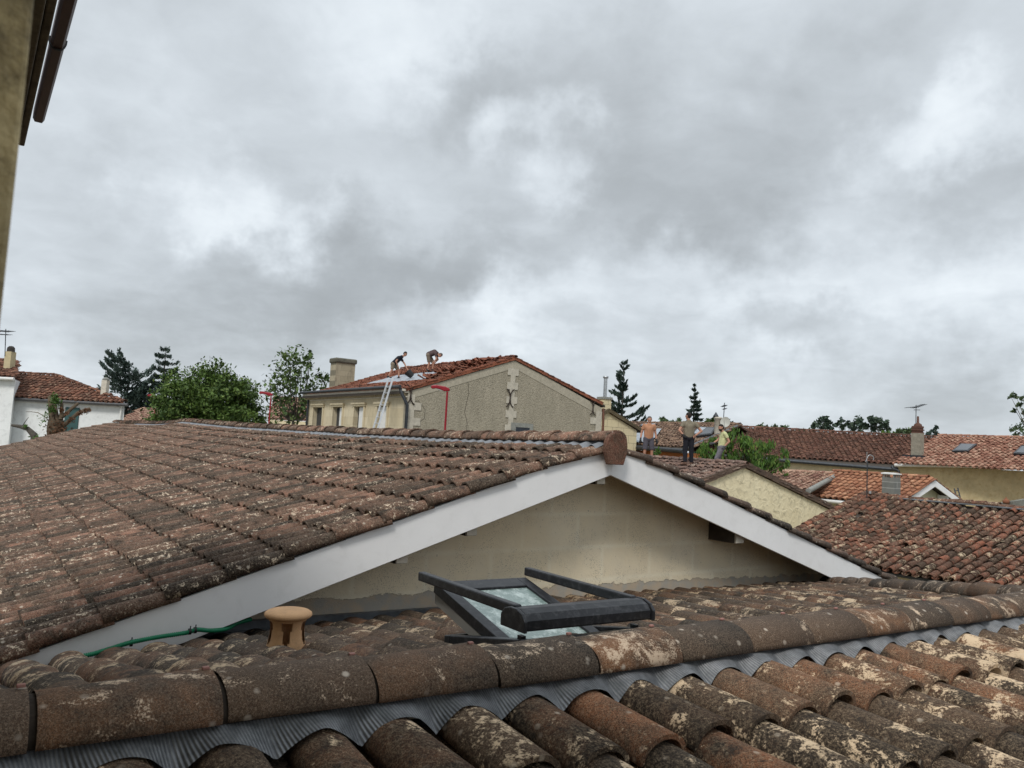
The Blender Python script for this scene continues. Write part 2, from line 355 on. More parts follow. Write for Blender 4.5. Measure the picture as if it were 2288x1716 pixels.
def awall():
    m = NT('old_beige_render'); c = m.coords(rot=-PHI)
    sp = m.n('ShaderNodeSeparateXYZ'); m.L(c, sp.inputs[0]); cb = m.n('ShaderNodeCombineXYZ'); m.L(sp.outputs[0], cb.inputs[0]); m.L(sp.outputs[2], cb.inputs[1])
    br = m.n('ShaderNodeTexBrick'); m.L(cb.outputs[0], br.inputs['Vector']); br.inputs['Scale'].default_value = 1; br.inputs['Brick Width'].default_value = .62; br.inputs['Row Height'].default_value = .30
    br.inputs['Mortar Size'].default_value = .035; br.inputs['Mortar Smooth'].default_value = 1
    br.inputs['Color1'].default_value = (.84, .73, .53, 1); br.inputs['Color2'].default_value = (.78, .67, .475, 1); br.inputs['Mortar'].default_value = (.86, .77, .58, 1)
    n1 = m.noise(c, 2.2, 5, .6, .4); col = m.mix(m.ramp(n1, .35, .7, 0, .45), br.outputs[0], (.62, .57, .47)); col = m.mix(m.ramp(m.noise(c, 1.1, 3, .5), .5, .75, 0, .5), col, (.74, .58, .34))
    # pits in the render, in swarms
    vo = m.n('ShaderNodeTexVoronoi'); vo.inputs['Scale'].default_value = 75; m.L(m.coords(rot=-PHI, scale=(1, 1, 1.6)), vo.inputs['Vector'])
    pit = m.math('MULTIPLY', m.ramp(vo.outputs['Distance'], .12, .32, 1, 0), m.ramp(m.noise(c, 3.1, 5, .7), .46, .56))
    pit2 = m.ramp(m.noise(c, 38, 3, .6), .66, .71)
    col = m.mix(m.math('MULTIPLY', pit, .8), col, (.06, .045, .03)); col = m.mix(m.math('MULTIPLY', pit2, .6), col, (.09, .07, .05))
    # bottom strip where the render has fallen off
    zz = m.math('ADD', sp.outputs[2], m.math('MULTIPLY', sp.outputs[0], .020)); zz = m.math('ADD', zz, m.math('MULTIPLY', m.math('SUBTRACT', m.noise(c, 7, 6, .65), .5), .16))
    global AW_Z
    k = m.ramp(zz, AW_Z, AW_Z + .006, 1, 0)
    col = m.mix(k, col, m.mix(m.ramp(m.noise(c, 9, 4, .6), .4, .6), (.40, .37, .32), (.48, .39, .29)))
    nb = m.bump(m.math('SUBTRACT', 1.0, pit), .4, .01); nb = m.bump(m.noise(c, 30, 4, .6), .25, .01, nb); nb = m.bump(k, .6, -.01, nb)
    return m.done(col, .95, nb)
AW_Z = -1.245 + E
M_['awall'] = awall()
def leadmat():
    m = NT('pleated_lead'); c = m.coords(rot=-PHI); sp = m.n('ShaderNodeSeparateXYZ'); m.L(c, sp.inputs[0])
    w = m.math('SINE', m.math('MULTIPLY', m.math('ADD', sp.outputs[0], m.math('MULTIPLY', sp.outputs[1], .25)), 2 * pi / .0095))
    n = m.noise(c, 16, 5, .65); col = m.mix(m.ramp(n, .3, .7), (.075, .078, .08), (.25, .255, .262)); col = m.mix(m.ramp(w, -1, .2, .5, 0), col, (.04, .045, .055))
    m.b.inputs['Metallic'].default_value = .35
    return m.done(col, .5, m.bump(w, .5, .003))
M_['lead'] = leadmat()

# ------------------------------------------------------------------ tiles
def tile_template(r_lo, r_up, h_lo, h_up, length, th, nseg, pan=False, lift=.02):
    """one half-round tile; y runs down the slope from 0 (upper end) to length (lower end). returns V, F, flat"""
    V = []; F = []; flat = []
    ang = [pi * k / nseg for k in range(nseg + 1)]
    for inner in (0, 1):
        for row, (r_, h_, y, dz) in enumerate(((r_up, h_up, 0, 0), (r_lo, h_lo, length, lift))):
            for t in ang:
                rr, hh = r_ - inner * th, h_ - inner * th
                x = -cos(t) * rr; z = sin(t) ** .85 * hh
                if pan: z = -z
                V.append((x, y, z + dz))
    n = nseg + 1
    for k in range(nseg):
        F.append((k, k + 1, n + k + 1, n + k)); flat.append(False)               # outer
        F.append((2 * n + k, 3 * n + k, 3 * n + k + 1, 2 * n + k + 1)); flat.append(False)
        F.append((n + k, n + k + 1, 3 * n + k + 1, 3 * n + k)); flat.append(True)  # lower lip
    F.append((0, n, 3 * n, 2 * n)); flat.append(True); F.append((n - 1, 3 * n - 1, 4 * n - 1, 2 * n - 1)); flat.append(True)
    F = np.array(F)
    if pan: F = F[:, ::-1]
    return np.array(V, float), F, np.array(flat)

def tile_field(name, mat, parent, O, U, Dn, ncol, rows, pitch=.22, course=.345, r=(.088, .074), h=(.078, .066), nseg=8, mask=None, jit=1., sag=None, pans=True, lift=.022, label=None, tlen=None, u0=0., v0=0., miss=0, th=.013, tint=None, panz=.03, lichf=None):
    """rows: range of course numbers; O = point on the top line, U = unit across, Dn = unit down the slope"""
    O, U, Dn = map(V3, (O, U, Dn)); U = U / np.linalg.norm(U); Dn = Dn / np.linalg.norm(Dn); Nn = np.cross(U, Dn); Nn = Nn if Nn[2] > 0 else -Nn
    tl = tlen or course + .06
    T, F, fl = tile_template(r[0], r[1], h[0], h[1], tl, th, nseg, False, lift)
    Tp, Fp, flp = tile_template(r[1], r[0], .05, .05, tl, .012, max(4, nseg - 2), True, .012)
    VV = []; FF = []; CC = []; FL = []; k = 0
    for pan in ((False, True) if pans else (False,)):
        t_, f_, l_ = (Tp, Fp, flp) if pan else (T, F, fl)
        for i in range(ncol):
            for j in rows:
                u = u0 + (i + (.5 if pan else 0)) * pitch; v = v0 + j * course
                if mask is not None and not mask(u, v + tl * .6): continue
                if miss and R.random() < miss and not pan: continue
                q = t_.copy(); ya = NR.normal() * .022 * jit; sc = 1 + NR.normal() * .02 * jit
                q[:, 0] *= sc; x = q[:, 0] + (q[:, 1] - tl) * ya; y = q[:, 1] + NR.normal() * .010 * jit; z = q[:, 2] + NR.normal() * .0035 * jit + (q[:, 1] / tl) * abs(NR.normal()) * .005 * jit
                if pan: z = z + panz
                uu = u + x + NR.normal() * .003 * jit; vv = v + y
                p = O + np.outer(uu, U) + np.outer(vv, Dn) + np.outer(z, Nn)
                if sag is not None: p[:, 2] += sag(uu, vv)
                VV.append(p); FF.append(f_ + k); k += len(p); cc_ = NR.rand(3)
                if lichf: cc_[1] += lichf(u, v)
                if tint: w_ = tint(u, v); cc_[2] = cc_[2] * (1 - w_) + .95 * w_; cc_[0] = cc_[0] * (1 - w_ * .4) + w_ * .35
                CC.append(np.tile(cc_, (len(p), 1))); FL.append(l_)
    return big_mesh(name, np.concatenate(VV), np.concatenate(FF), np.concatenate(CC), mat, parent, True, np.concatenate(FL), label)

def cap_row(name, mat, parent, pts, step=.40, r=(.125, .108), h=(.115, .10), nseg=12, th=.015, flip=False, jit=1., lift=.012, rows=1, label=None, over=.05):
    """a row of ridge tiles along a polyline of base points; the wide end of each lies over the next (in direction of travel if not flip)"""
    pts = [V3(p) for p in pts]; pts = pts[::-1] if flip else pts; seg = [np.linalg.norm(pts[i + 1] - pts[i]) for i in range(len(pts) - 1)]; tot = sum(seg); cum = np.concatenate([[0], np.cumsum(seg)])
    A = np.array(pts); pos = lambda s: np.array([np.interp(s, cum, A[:, i]) for i in range(3)])
    n = int(round(tot / step)); VV = []; FF = []; CC = []; FL = []; k = 0
    T, F, fl = tile_template(r[0], r[1], h[0], h[1], step + over, th, nseg, False, lift)
    for i in range(n):
        s1 = (i + 1) * step; s0 = s1 - step - over
        p0, p1 = pos(max(0, min(s0, tot))), pos(max(0, min(s1, tot)))
        if not flip and i == 0 and over > 0: p0 = p0 - (pos(.05) - pos(0))
        t = p1 - p0; ln = np.linalg.norm(t); t = t / ln; x = np.cross(t, ZZ); x /= np.linalg.norm(x); z = np.cross(x, t)
        q = T.copy(); q[:, 0] *= 1 + NR.normal() * .012 * jit
        ya = NR.normal() * .012 * jit
        P_ = p0 + np.outer(q[:, 0] + (q[:, 1] - ln) * ya + NR.normal() * .003 * jit, x) + np.outer(q[:, 1] * ln / (step + over), t) + np.outer(q[:, 2] + NR.normal() * .003 * jit, z)
        VV.append(P_); FF.append(F + k); k += len(P_); CC.append(np.tile(NR.rand(3), (len(P_), 1))); FL.append(fl)
    return big_mesh(name, np.concatenate(VV), np.concatenate(FF), np.concatenate(CC), mat, parent, True, np.concatenate(FL), label)

def slope_dir(v, s):          # unit vector going down a slope s in plan direction v
    v = V3(v) / np.linalg.norm(v); q = v - ZZ * s; return q / np.linalg.norm(q)

# ------------------------------------------------------------------ ground
g = MB(); g.add([(-1500, -300, 0), (1500, -300, 0), (1500, 2500, 0), (-1500, 2500, 0)], [(0, 1, 2, 3)]); tag(g.build('ground', M_['ground']), kind='structure')

# ------------------------------------------------------------------ A: the long low house with the white bargeboards
A_A, A_B = 4.63, 4.98; SL = .316
zt = [(4.9, .154), (5.2, .154), (7.3, .121), (9.85, .114), (12, .125), (16.2, .142), (18.7, .182), (20.8, .211), (21.8, .16), (24, .115), (28.1, .10), (30.3, .093), (31.5, .10), (33.1, .13)]
zb = np.array(zt)
A = thing('long_tiled_house', W(A_A, 18, -E), 'long low house with a vast lichen-speckled tile roof and wide white bargeboards on its gable', 'house')
def sagA(u, v): return np.interp(u + A_B, zb[:, 0], zb[:, 1] - .150)
def sagAt(u, v): return sagA(u, v) - .055 * np.maximum(0, 1 - v / 1.0)
def top(b): return float(np.interp(b, zb[:, 0], zb[:, 1]))
# left slope, visible over its whole length
O = W(A_A, A_B + .073, .065 - .02); dn = slope_dir(-DA, SL); L_ = sqrt(1 + SL * SL)
nj = 14
tile_field('roof_tiles', M_['tA'], A, O, DB, dn, int(27.3 / .170), range(0, nj), pitch=.170, course=.346 * L_, r=(.070, .061), h=(.080, .070), nseg=8, sag=sagAt, v0=.064 * L_ - .06, jit=.8, pans=False, lift=.022, th=.012, tint=lambda u, v: .55 * min(1, max(0, (u - 3) / 8)) * min(1, max(0, (3.6 - v) / 2)))
O2 = W(A_A, A_B + .085, .065 - .02)
tile_field('roof_tiles', M_['tA'], A, O2, DB, slope_dir(DA, SL), 7, range(0, 13), pitch=.166, course=.354 * L_, r=(.078, .066), h=(.072, .060), nseg=8, sag=sagAt, v0=(1.532 - 4 * .354) * L_ - .06, jit=1.1)
m = MB()
for sg in (-1, 1):
    e = A_A + sg * 4.62
    m.prism([W(A_A, A_B + .066, .0), W(e, A_B + .066, .0 - 4.62 * SL), W(e, A_B + .066, -.06 - 4.62 * SL), W(A_A, A_B + .066, -.06)], DB * 27.2)
m.build('roof_deck', M_['soffit'], A)
bs = np.arange(A_B - .03, 32.4, .4); pts = [W(A_A, b, top(b) - .095) for b in bs]
cap_row('ridge_tiles', M_['tA'], A, pts, .40, r=(.125, .107), h=(.095, .083), flip=True)
# lead strip under the ridge, rippled over the tiles
def ripple(name, parent, a_c, side, b0, b1, pitch, zfun, wid, amp, mat, ph=0.):
    vs = []; fs = []; nb_ = int((b1 - b0) / pitch * 12)
    for i in range(nb_ + 1):
        b = b0 + (b1 - b0) * i / nb_; c = abs(cos(pi * (b - ph) / pitch)) ** .8
        for k, w in enumerate((.06, wid * .5, wid)):
            vs.append(W(a_c + side * w, b, zfun(b) - w * SL - (1 - c) * amp * min(1, k * .6 + .1) + .012))
    for i in range(nb_):
        for k in range(2): fs.append((i * 3 + k, i * 3 + k + 1, i * 3 + k + 4, i * 3 + k + 3))
    return MB().add(vs, fs, True).build(name, mat, parent)
ripple('ridge_flashing', A, A_A, -1, A_B + .02, 27, .170, lambda b: top(b) - .150 + .062 + .018, .205, .085, plain('grey_lead', (.20, .21, .225), .6, .3, 12, metal=.2), A_B + .073)
# end disc of the ridge
c0 = atB(1381, 966, 4.90); hw = .122; ctop = c0[2]
out = [(hw * cos(t), ctop - hw + hw * sin(t)) for t in np.linspace(0, pi, 17)] + [(-hw * .98, ctop - hw - .05), (-.084, ctop - .278), (.084, ctop - .278), (hw * .98, ctop - hw - .05)]
MB().prism([W(c0[0] + x, 4.90, z) for x, z in out], DB * .05).build('ridge_end_tile', tile_mat('red_end_tile', (.085, .04, .025), (.20, .085, .055), (.30, .07, .045), (.42, .33, .24), lich=.35, stain=.5, fine=70, spot=.1, attr=False), A, bevel=.006)
# bargeboards
zt0, zbt = .052, -.223
aL = A_A - 4.27; aR = A_A + 4.40; bf = A_B + .035
lf = MB().prism([W(A_A, bf, zt0), W(A_A, bf, zbt), W(aL, bf, zbt - SL * (A_A - aL)), W(aL, bf, zt0 - SL * (A_A - aL))], DB * .03)
lf.build('bargeboard', M_['white'], A, bevel=.003)
MB().prism([W(A_A + .002, bf, zt0), W(aR, bf, zt0 - SL * (aR - A_A)), W(aR, bf, zt0 - .13 - SL * (aR - A_A)), W(aR - .5, bf, zbt - SL * (aR - .5 - A_A)), W(A_A + .002, bf, zbt)], DB * .03).build('bargeboard', M_['white'], A, bevel=.003)
wallb = 5.42
MB().prism([W(A_A - 4.1, wallb, -E), W(A_A + 4.1, wallb, -E), W(A_A + 4.1, wallb, -.08 - 4.1 * SL), W(A_A, wallb, -.08), W(A_A - 4.1, wallb, -.08 - 4.1 * SL)], DB * 26.4).build('wall', M_['awall'], A)
for (u, v, w_, lbl) in ((1345, 1078, .10, None), (1056, 1192, .10, None), (900, 1252, .10, None), (1655, 1218, .13, None)):
    q = atB(u, v, 5.06)
    zz_ = -.075 - SL * abs(q[0] - A_A)
    b_ = MB().gbox(q[0] - w_ / 2, q[0] + w_ / 2, 5.09, wallb, zz_ - .215, zz_).build('beam', M_['soffit'], A)
    MB().gbox(q[0] - w_ / 2 + .005, q[0] + w_ / 2 - .005, 5.07, 5.09, zz_ - .21, zz_ - .12).build('end_plate', M_['quoin'], b_)

# ------------------------------------------------------------------ B: the lower roof right in front of the window
TB = -.023; SB = .19; SBN = .17; PB_ = .2266; RB = 2.065
B = thing('annexe', W(3.5, 3, -E), 'low annexe under the window, with a mossy tile roof and thick ridge tiles', 'building')
def sbf(a): return np.maximum(.164, .226 - .016 * a)
def zridge(a): return -.698 + TB * a
def crest(a, b): return (-.7276 + TB * a - SBN * (1.92 - b)) if b < RB else (-.690 + TB * a - sbf(a) * (b - 2.15))
ph = 1.4846
# near slope: columns along a
Oc = W(ph - 22 * PB_, RB, crest(ph - 22 * PB_, 1.92) + SBN * .145 - .084)
Un = DA + ZZ * TB
tile_field('roof_tiles', M_['tB'], B, Oc, Un, slope_dir(-DB, SBN), 62, range(0, 9), pitch=PB_, course=.345, r=(.096, .080), h=(.082, .070), nseg=14, v0=.04, jit=1.0, lift=.026, tlen=.44, th=.016, lichf=lambda u, v: .30 * min(1, max(0, (u - 22 * PB_ + ph - 1.6) / 2.2)),
           mask=lambda u, v: u > 22 * PB_ - ph)
# far slope
def farmask(u, v):
    a = ph - 22 * PB_ + u; b = RB + v * .98
    if b > 5.3: return False
    if a > 4 and a > HIPA(b) - .10: return False
    if SKA0 - .03 < a < SKA1 + .03 and 2.40 < b < 3.05: return False
    return a > .0
SKA0, SKA1 = 1.83, 2.492
HN = atB(2275, 1322, 2.25); HF = atB(1842, 1296, 5.28)
def HIPA(b): return HN[0] + (HF[0] - HN[0]) * (b - HN[1]) / (HF[1] - HN[1]) + .05
Of = W(ph - 22 * PB_, RB, crest(ph - 22 * PB_, 2.15) + SB * .085 - .075)
tile_field('roof_tiles', M_['tB'], B, Of, Un, slope_dir(DB, SB), 60, range(0, 9), pitch=PB_, course=.345, r=(.093, .078), h=(.078, .066), nseg=12, v0=.05, jit=1.1, lift=.024, mask=farmask, th=.015,
           sag=lambda u, v: (SB - sbf(ph - 22 * PB_ + u)) * np.maximum(0, v * .98 - .085))
m = MB()   # decks
a0, a1 = .0, 10.5
def dk(a, b): return crest(a, b) - .095
for (bb0, bb1) in ((RB, -.9),):
    m.add([W(a0, RB, dk(a0, 1.92) + SBN * .145), W(a1, RB, dk(a1, 1.92) + SBN * .145), W(a1, bb1, dk(a1, bb1)), W(a0, bb1, dk(a0, bb1))], [(0, 1, 2, 3)])
m.build('roof_deck', M_['soffit'], B)
m = MB()
ea, eb = HIPA(2.1), HIPA(5.42)
def fd(a, b): return crest(a, b) - .10
# the far deck, with the opening of the roof window left free
for (x0, x1, y0, y1) in ((0, SKA0, RB, 5.42), (SKA0, SKA1, RB, 2.44), (SKA0, SKA1, 3.0, 5.42)):
    m.add([W(x0, y0, fd(x0, max(y0, 2.15))), W(x1, y0, fd(x1, max(y0, 2.15))), W(x1, y1, fd(x1, y1)), W(x0, y1, fd(x0, y1))], [(0, 1, 2, 3)])
m.add([W(SKA1, RB, fd(SKA1, 2.15)), W(ea, RB, fd(ea, 2.15)), W(eb, 5.42, fd(eb, 5.42)), W(SKA1, 5.42, fd(SKA1, 5.42))], [(0, 1, 2, 3)])
m.build('roof_deck', M_['soffit'], B)
# slope beyond the hip, falling away to the right
m = MB(); m.add([W(ea, RB, fd(ea, 2.15)), W(eb, 5.42, fd(eb, 5.42)), W(eb + 1.6, 5.42, fd(eb, 5.42) - .5), W(eb + 2.4, RB, fd(ea, 2.15) - .7)], [(0, 1, 2, 3)]); m.build('roof_deck', M_['tB'] if False else M_['soffit'], B)
MB().gbox(.0, 7.9, -.8, -.72, -E, -1.75).gbox(7.9, 8.0, -.8, 5.3, -E, -1.9).build('wall', M_['cream'], B)
# ridge
rp = [W(a, RB, zridge(a)) for a in np.arange(.17 - .4, 9.3, .4)]
cap_row('ridge_tiles', M_['cap'], B, rp, .40, r=(.133, .121), h=(.093, .084), nseg=20, th=.02, lift=.004, jit=.7, over=-.016)
cap_row('ridge_bed', plain('dark_mortar', (.035, .026, .019), .95, .3, 20, .5), B, rp, .40, r=(.112, .112), h=(.078, .078), nseg=14, th=.02, lift=0, jit=0, over=0)
hp = [W(*(HN + (HF - HN) * t)) - ZZ * .062 for t in np.linspace(-.08, 1, 12)]
cap_row('hip_tiles', M_['cap'], B, hp, .38, r=(.112, .104), h=(.098, .09), nseg=14, over=-.012)
for k in range(-0, 11):
    a = .17 + .4 * k - .012; z = zridge(a) + .095
    MB().box(W(a - .008, RB + .01, z + .002), DA * .018, DB * .012, ZZ * .008).build('ridge_clip', M_['clip'], B, bevel=.002)
# pleated lead strip
vs = []; fs = []; na = 900; ks = 6
for i in range(na + 1):
    a = -.05 + 9.6 * i / na; c = abs(cos(pi * (a - ph) / PB_)) ** .9
    for k in range(ks):
        t = k / (ks - 1); b = 1.985 - .085 * t - .008 * t * sin(a * 9 + 2 * sin(a * 3.1)); cz_ = crest(a, 1.90) + .012 - (1 - c) * .062 - .006 * abs(sin(a * 23))
        vs.append(W(a, b, zridge(a) + .012 + (cz_ - zridge(a) - .012) * t ** .9))
for i in range(na):
    for k in range(ks - 1): fs.append((i * ks + k, (i + 1) * ks + k, (i + 1) * ks + k + 1, i * ks + k + 1))
MB().add(vs, fs, True).build('ridge_flashing', M_['lead'], B)
# flashing at the foot of the gable wall
m = MB(); z = lambda a: -1.262 + TB * a * .75
m.prism([W(.3, 5.36, z(.3)), W(3.45, 5.36, z(3.45)), W(3.45, 5.36, z(3.45) - .10), W(.3, 5.36, z(.3) - .10)], DB * .05)
m.prism([W(.3, 5.30, z(.3) - .055), W(3.45, 5.30, z(3.45) - .055), W(3.45, 5.30, z(3.45) - .12), W(.3, 5.30, z(.3) - .12)], DB * .055)
m.build('wall_flashing', M_['zinc'], B)
# terracotta vent
vc = W(1.375, 3.74, 0); vz = -1.045 + E
vt = MB(); prof = [(.094, -.03), (.095, .0), (.089, .03), (.082, .065), (.080, .10), (.084, .125), (.094, .148)]
n = 60; vs = []; fs = []
holes = [k for k in range(n) if (k % 9) in (0, 1)]
nz = 14
def vr(z):
    return np.interp(z, [p[1] for p in prof], [p[0] for p in prof])
zs = np.linspace(-.03, .15, nz)
for inner in (0, 1):
    for k in range(n):
        for z_ in zs: rr = (vr(z_) - .010 * inner); vs.append((vc[0] + rr * cos(2 * pi * k / n + .55), vc[1] + rr * sin(2 * pi * k / n + .55), vz + z_))
def hole(k, i):
    zc = (zs[i] + zs[i + 1]) / 2
    if zc < .020 or zc > .132: return False
    w = .9 + 1.5 * sin(pi * min(1, (zc - .02) / .15)) + (.5 if zc > .09 else 0)
    return abs((k % 12) - 5.5) < w
for k in range(n):
    k2 = (k + 1) % n
    for i in range(nz - 1):
        if hole(k, i): continue
        fs.append((k * nz + i, k2 * nz + i, k2 * nz + i + 1, k * nz + i + 1)); q = n * nz
        fs.append((q + k * nz + i + 1, q + k2 * nz + i + 1, q + k2 * nz + i, q + k * nz + i))
vent = thing('roof_vent', (vc[0], vc[1], vz), 'pale terracotta roof vent with a mushroom cap and slots, beside the white bargeboard', 'roof vent')
MB().add(vs, fs, True).build('vent_body', M_['terra'], vent)
MB().lathe((vc[0], vc[1], vz), [(0, .140), (.085, .143), (.106, .150), (.114, .159), (.112, .170), (.098, .179), (.05, .184), (0, .185)], 32).build('vent_cap', M_['terra'], vent)
# the opened roof window
def zf(a, b, o=0): return crest(a, b) + o
sk = thing('roof_window', W(2.16, 2.7, zf(2.16, 2.7)), 'black framed roof window standing open, with a roller shutter box and rails', 'roof window')
m = MB(); fo = .0
def slab(m, a0, a1, b0, b1, zfun, t):   # a slab following zfun(b)
    m.add([W(a0, b0, zfun(a0, b0)), W(a1, b0, zfun(a1, b0)), W(a1, b1, zfun(a1, b1)), W(a0, b1, zfun(a0, b1)),
           W(a0, b0, zfun(a0, b0) - t), W(a1, b0, zfun(a1, b0) - t), W(a1, b1, zfun(a1, b1) - t), W(a0, b1, zfun(a0, b1) - t)],
          [(0, 1, 2, 3), (7, 6, 5, 4), (0, 4, 5, 1), (1, 5, 6, 2), (2, 6, 7, 3), (3, 7, 4, 0)])
f1 = lambda a, b: zf(a, b, .040)
slab(m, SKA0, SKA1, 2.40, 2.46, f1, .12); slab(m, SKA0, SKA1, 2.97, 3.02, f1, .12); slab(m, SKA0, SKA0 + .05, 2.46, 2.97, f1, .12); slab(m, SKA1 - .05, SKA1, 2.46, 2.97, f1, .12)
m.build('frame', M_['black'], sk, bevel=.004)
m = MB(); slab(m, SKA0 - .05, SKA0, 2.36, 3.08, lambda a, b: zf(a, b, -.012), .015); slab(m, SKA0 + .0, SKA1 + .05, 2.36, 2.398, lambda a, b: zf(a, b, -.012), .015); slab(m, SKA1, SKA1 + .05, 2.40, 3.08, lambda a, b: zf(a, b, -.012), .015); slab(m, SKA0, SKA1, 3.022, 3.12, lambda a, b: zf(a, b, -.012), .02)
m.build('apron', M_['black'], sk)
m = MB(); zl = lambda a, b: zf(a, b, -.06)
slab(m, SKA0 + .052, SKA0 + .065, 2.47, 2.96, zl, .30); slab(m, SKA1 - .065, SKA1 - .052, 2.47, 2.96, zl, .30); slab(m, SKA0 + .066, SKA1 - .066, 2.95, 2.962, zl, .30)
m.build('lining', plain('pale_lining', (.45, .46, .44), .6, .1), sk)
zs0 = lambda a, b: -.645 + TB * a * .6 + (b - 3.24) * .245        # plane of the tilted sash
m = MB(); s0, s1, t0_, t1_ = SKA0 + .06, SKA1 - .06, 2.47, 3.24
slab(m, s0, s0 + .06, t0_, t1_, zs0, .05); slab(m, s1 - .06, s1, t0_, t1_, zs0, .05); slab(m, s0 + .06, s1 - .06, t1_ - .09, t1_, zs0, .05); slab(m, s0 + .06, s1 - .06, t0_, t0_ + .06, zs0, .05)
sash = m.build('sash', M_['black'], sk, bevel=.003)
m = MB(); slab(m, s0 + .012, s1 - .012, t0_ + .02, t1_ - .02, lambda a, b: zs0(a, b) - .052, .03)
m2 = MB()
for x in (s0 + .004, s1 - .022): slab(m2, x, x + .018, t0_ + .02, t1_ - .01, lambda a, b: zs0(a, b) - .051, .045)
slab(m2, s0 + .03, s1 - .03, t1_ - .03, t1_ - .012, lambda a, b: zs0(a, b) - .051, .045)
m2.build('inner_sash', plain('grey_sash', (.22, .215, .20), .6, .1), sash)
gm = NT('dusty_glass'); gc = gm.coords(); gn = gm.noise(gc, 14, 6, .7); gcol = gm.mix(gm.ramp(gn, .45, .65), (.16, .215, .20), (.44, .51, .49)); gm.b.inputs['Specular IOR Level'].default_value = .8
M_['pane'] = gm.done(gcol, gm.ramp(gn, .4, .7, .12, .5))
m = MB(); slab(m, s0 + .058, s1 - .058, t0_ + .058, t1_ - .088, lambda a, b: zs0(a, b) - .012, .012); m.build('glass', M_['pane'], sash)
zr_ = lambda a, b: -.573 + TB * a * .6
zr2 = lambda a, b: zr_(a, b) - .03
for x in (SKA0 - .008, SKA1 - .042):
    m = MB(); slab(m, x + .006, x + .044, 2.5, 3.29, zr2, .042); r_o = m.build('shutter_rail', M_['black'], sk, bevel=.006)
bxv = []; prof = [(x_, -.042 + z_ * .74) for x_, z_ in [(-.075, -.10), (-.075, -.045), (-.055, -.012), (-.02, .006), (.02, .006), (.05, -.008), (.07, -.04), (.07, -.10)]]
m = MB(); m.prism([W(SKA0 - .005, 2.485 + x, zr_(SKA0, 2.5) + z_ - 0.0) for x, z_ in prof], (DA + ZZ * TB * .6) * (SKA1 - SKA0 + .01)); bx = m.build('shutter_box', M_['black'], sk, bevel=.008)
for x in (SKA0 - .022, SKA1 + .006):
    MB().prism([W(x, 2.485 + p_ * 1.12, zr_(x, 2.5) + z_ * 1.06 + .004) for p_, z_ in prof], DA * .016).build('box_end_cap', M_['black'], sk, bevel=.004)
m = MB()
for x in (SKA0 + .02, SKA1 - .03): m.box(W(x, 2.47, zf(x, 2.47) - .01), DA * .02, DB * .03, ZZ * .06)
m.build('bracket', M_['black'], sk)
# green conduit along the foot of the bargeboard
cp = [(120, 1478), (200, 1463), (245, 1450), (290, 1436), (350, 1424), (415, 1414), (440, 1407), (470, 1409), (505, 1405), (530, 1392), (560, 1384)]
pp = [W(*atB(u, v, b)) for (u, v), b in zip(cp, [4.90, 4.90, 4.92, 4.94, 4.95, 4.95, 4.95, 4.97, 5.03, 5.12, 5.2])]
def smoothpath(pts, k=8):
    pts = [V3(p) for p in pts]; out = []
    for i in range(len(pts) - 1):
        p0, p1, p2, p3 = pts[max(i - 1, 0)], pts[i], pts[i + 1], pts[min(i + 2, len(pts) - 1)]
        for j in range(k):
            t = j / k; out.append(.5 * ((2 * p1) + (-p0 + p2) * t + (2 * p0 - 5 * p1 + 4 * p2 - p3) * t * t + (-p0 + 3 * p1 - 3 * p2 + p3) * t ** 3))
    out.append(pts[-1]); return out
sp_ = smoothpath(pp, 60); rr = [.0138 if (i // 2) % 2 else .012 for i in range(len(sp_))]
cab = thing('conduit', pp[2], 'green corrugated plastic conduit tied along the foot of the white bargeboard', 'conduit')
MB().tube(sp_, rr, 10).build('sleeve', M_['green'], cab)
for (u, v) in ((293, 1437), (424, 1411), (436, 1408)):
    q = atB(u, v, 4.95); p = W(*q); m = MB(); t = DA; m.tube([p - t * .007, p + t * .007], .019, 10).box(p + ZZ * .012, DA * .006, DB * .004, ZZ * .02).build('cable_tie', M_['tie'], cab)

# ------------------------------------------------------------------ the building of the window: jamb, cornice and gutter at the left edge
nb_ = thing('window_side_building', W(-.3, 1, -E), 'brown stone wall edge at the far left with a dark overhanging eave and gutter', 'building')
nm = plain('brown_stone', (.40, .33, .19), .95, .5, 11, .8, 30, dirt=(.07, .055, .035), dirt_amt=.9)
MB().gbox(-.5, .0140, .60, .78, -E, 1.40).build('jamb', nm, nb_, bevel=.003)
MB().gbox(-.8, -.10, -2, 4.62, -E, 1.44).build('wall', nm, nb_)
EV = 1.5
MB().gbox(-.5, .10, -1.5, 4.66, EV - .06, EV - .035).build('soffit', M_['soffit'], nb_)
m = MB(); m.gbox(.030, .064, -1.5, 4.75, EV - .105, EV - .062).gbox(.070, .104, -1.5, 4.85, EV - .082, EV - .035).gbox(.108, .138, -1.5, 4.86, EV - .05, EV + .02).gbox(.0, .026, -1.5, 4.80, EV - .135, EV - .065); m.build('cornice', plain('grimy_cornice', (.10, .085, .06), .9, .4, 12, .5), nb_, bevel=.006)
m = MB(); pf = [(.026, .02), (.026, -.02), (.016, -.038), (-.016, -.038), (-.026, -.02), (-.026, .02)]
m.prism([W(.178 + x, -1.5, EV + .045 + z) for x, z in pf], DB * 6.08); m.build('gutter', plain('brown_gutter', (.05, .025, .022), .5, .2), nb_)
m = MB()
for b in (1.6, 2.6, 3.6): MB().tube([W(.178 + cos(t) * .030, b, EV + .045 - sin(t) * .044) for t in np.linspace(-.1, pi + .1, 10)], .005, 5).build('gutter_bracket', M_['zincdark'], nb_)

MB().gbox(-.5, .12, -1.5, 4.7, EV + .03, EV + .05).build('roof_edge', M_['soffit'], nb_)

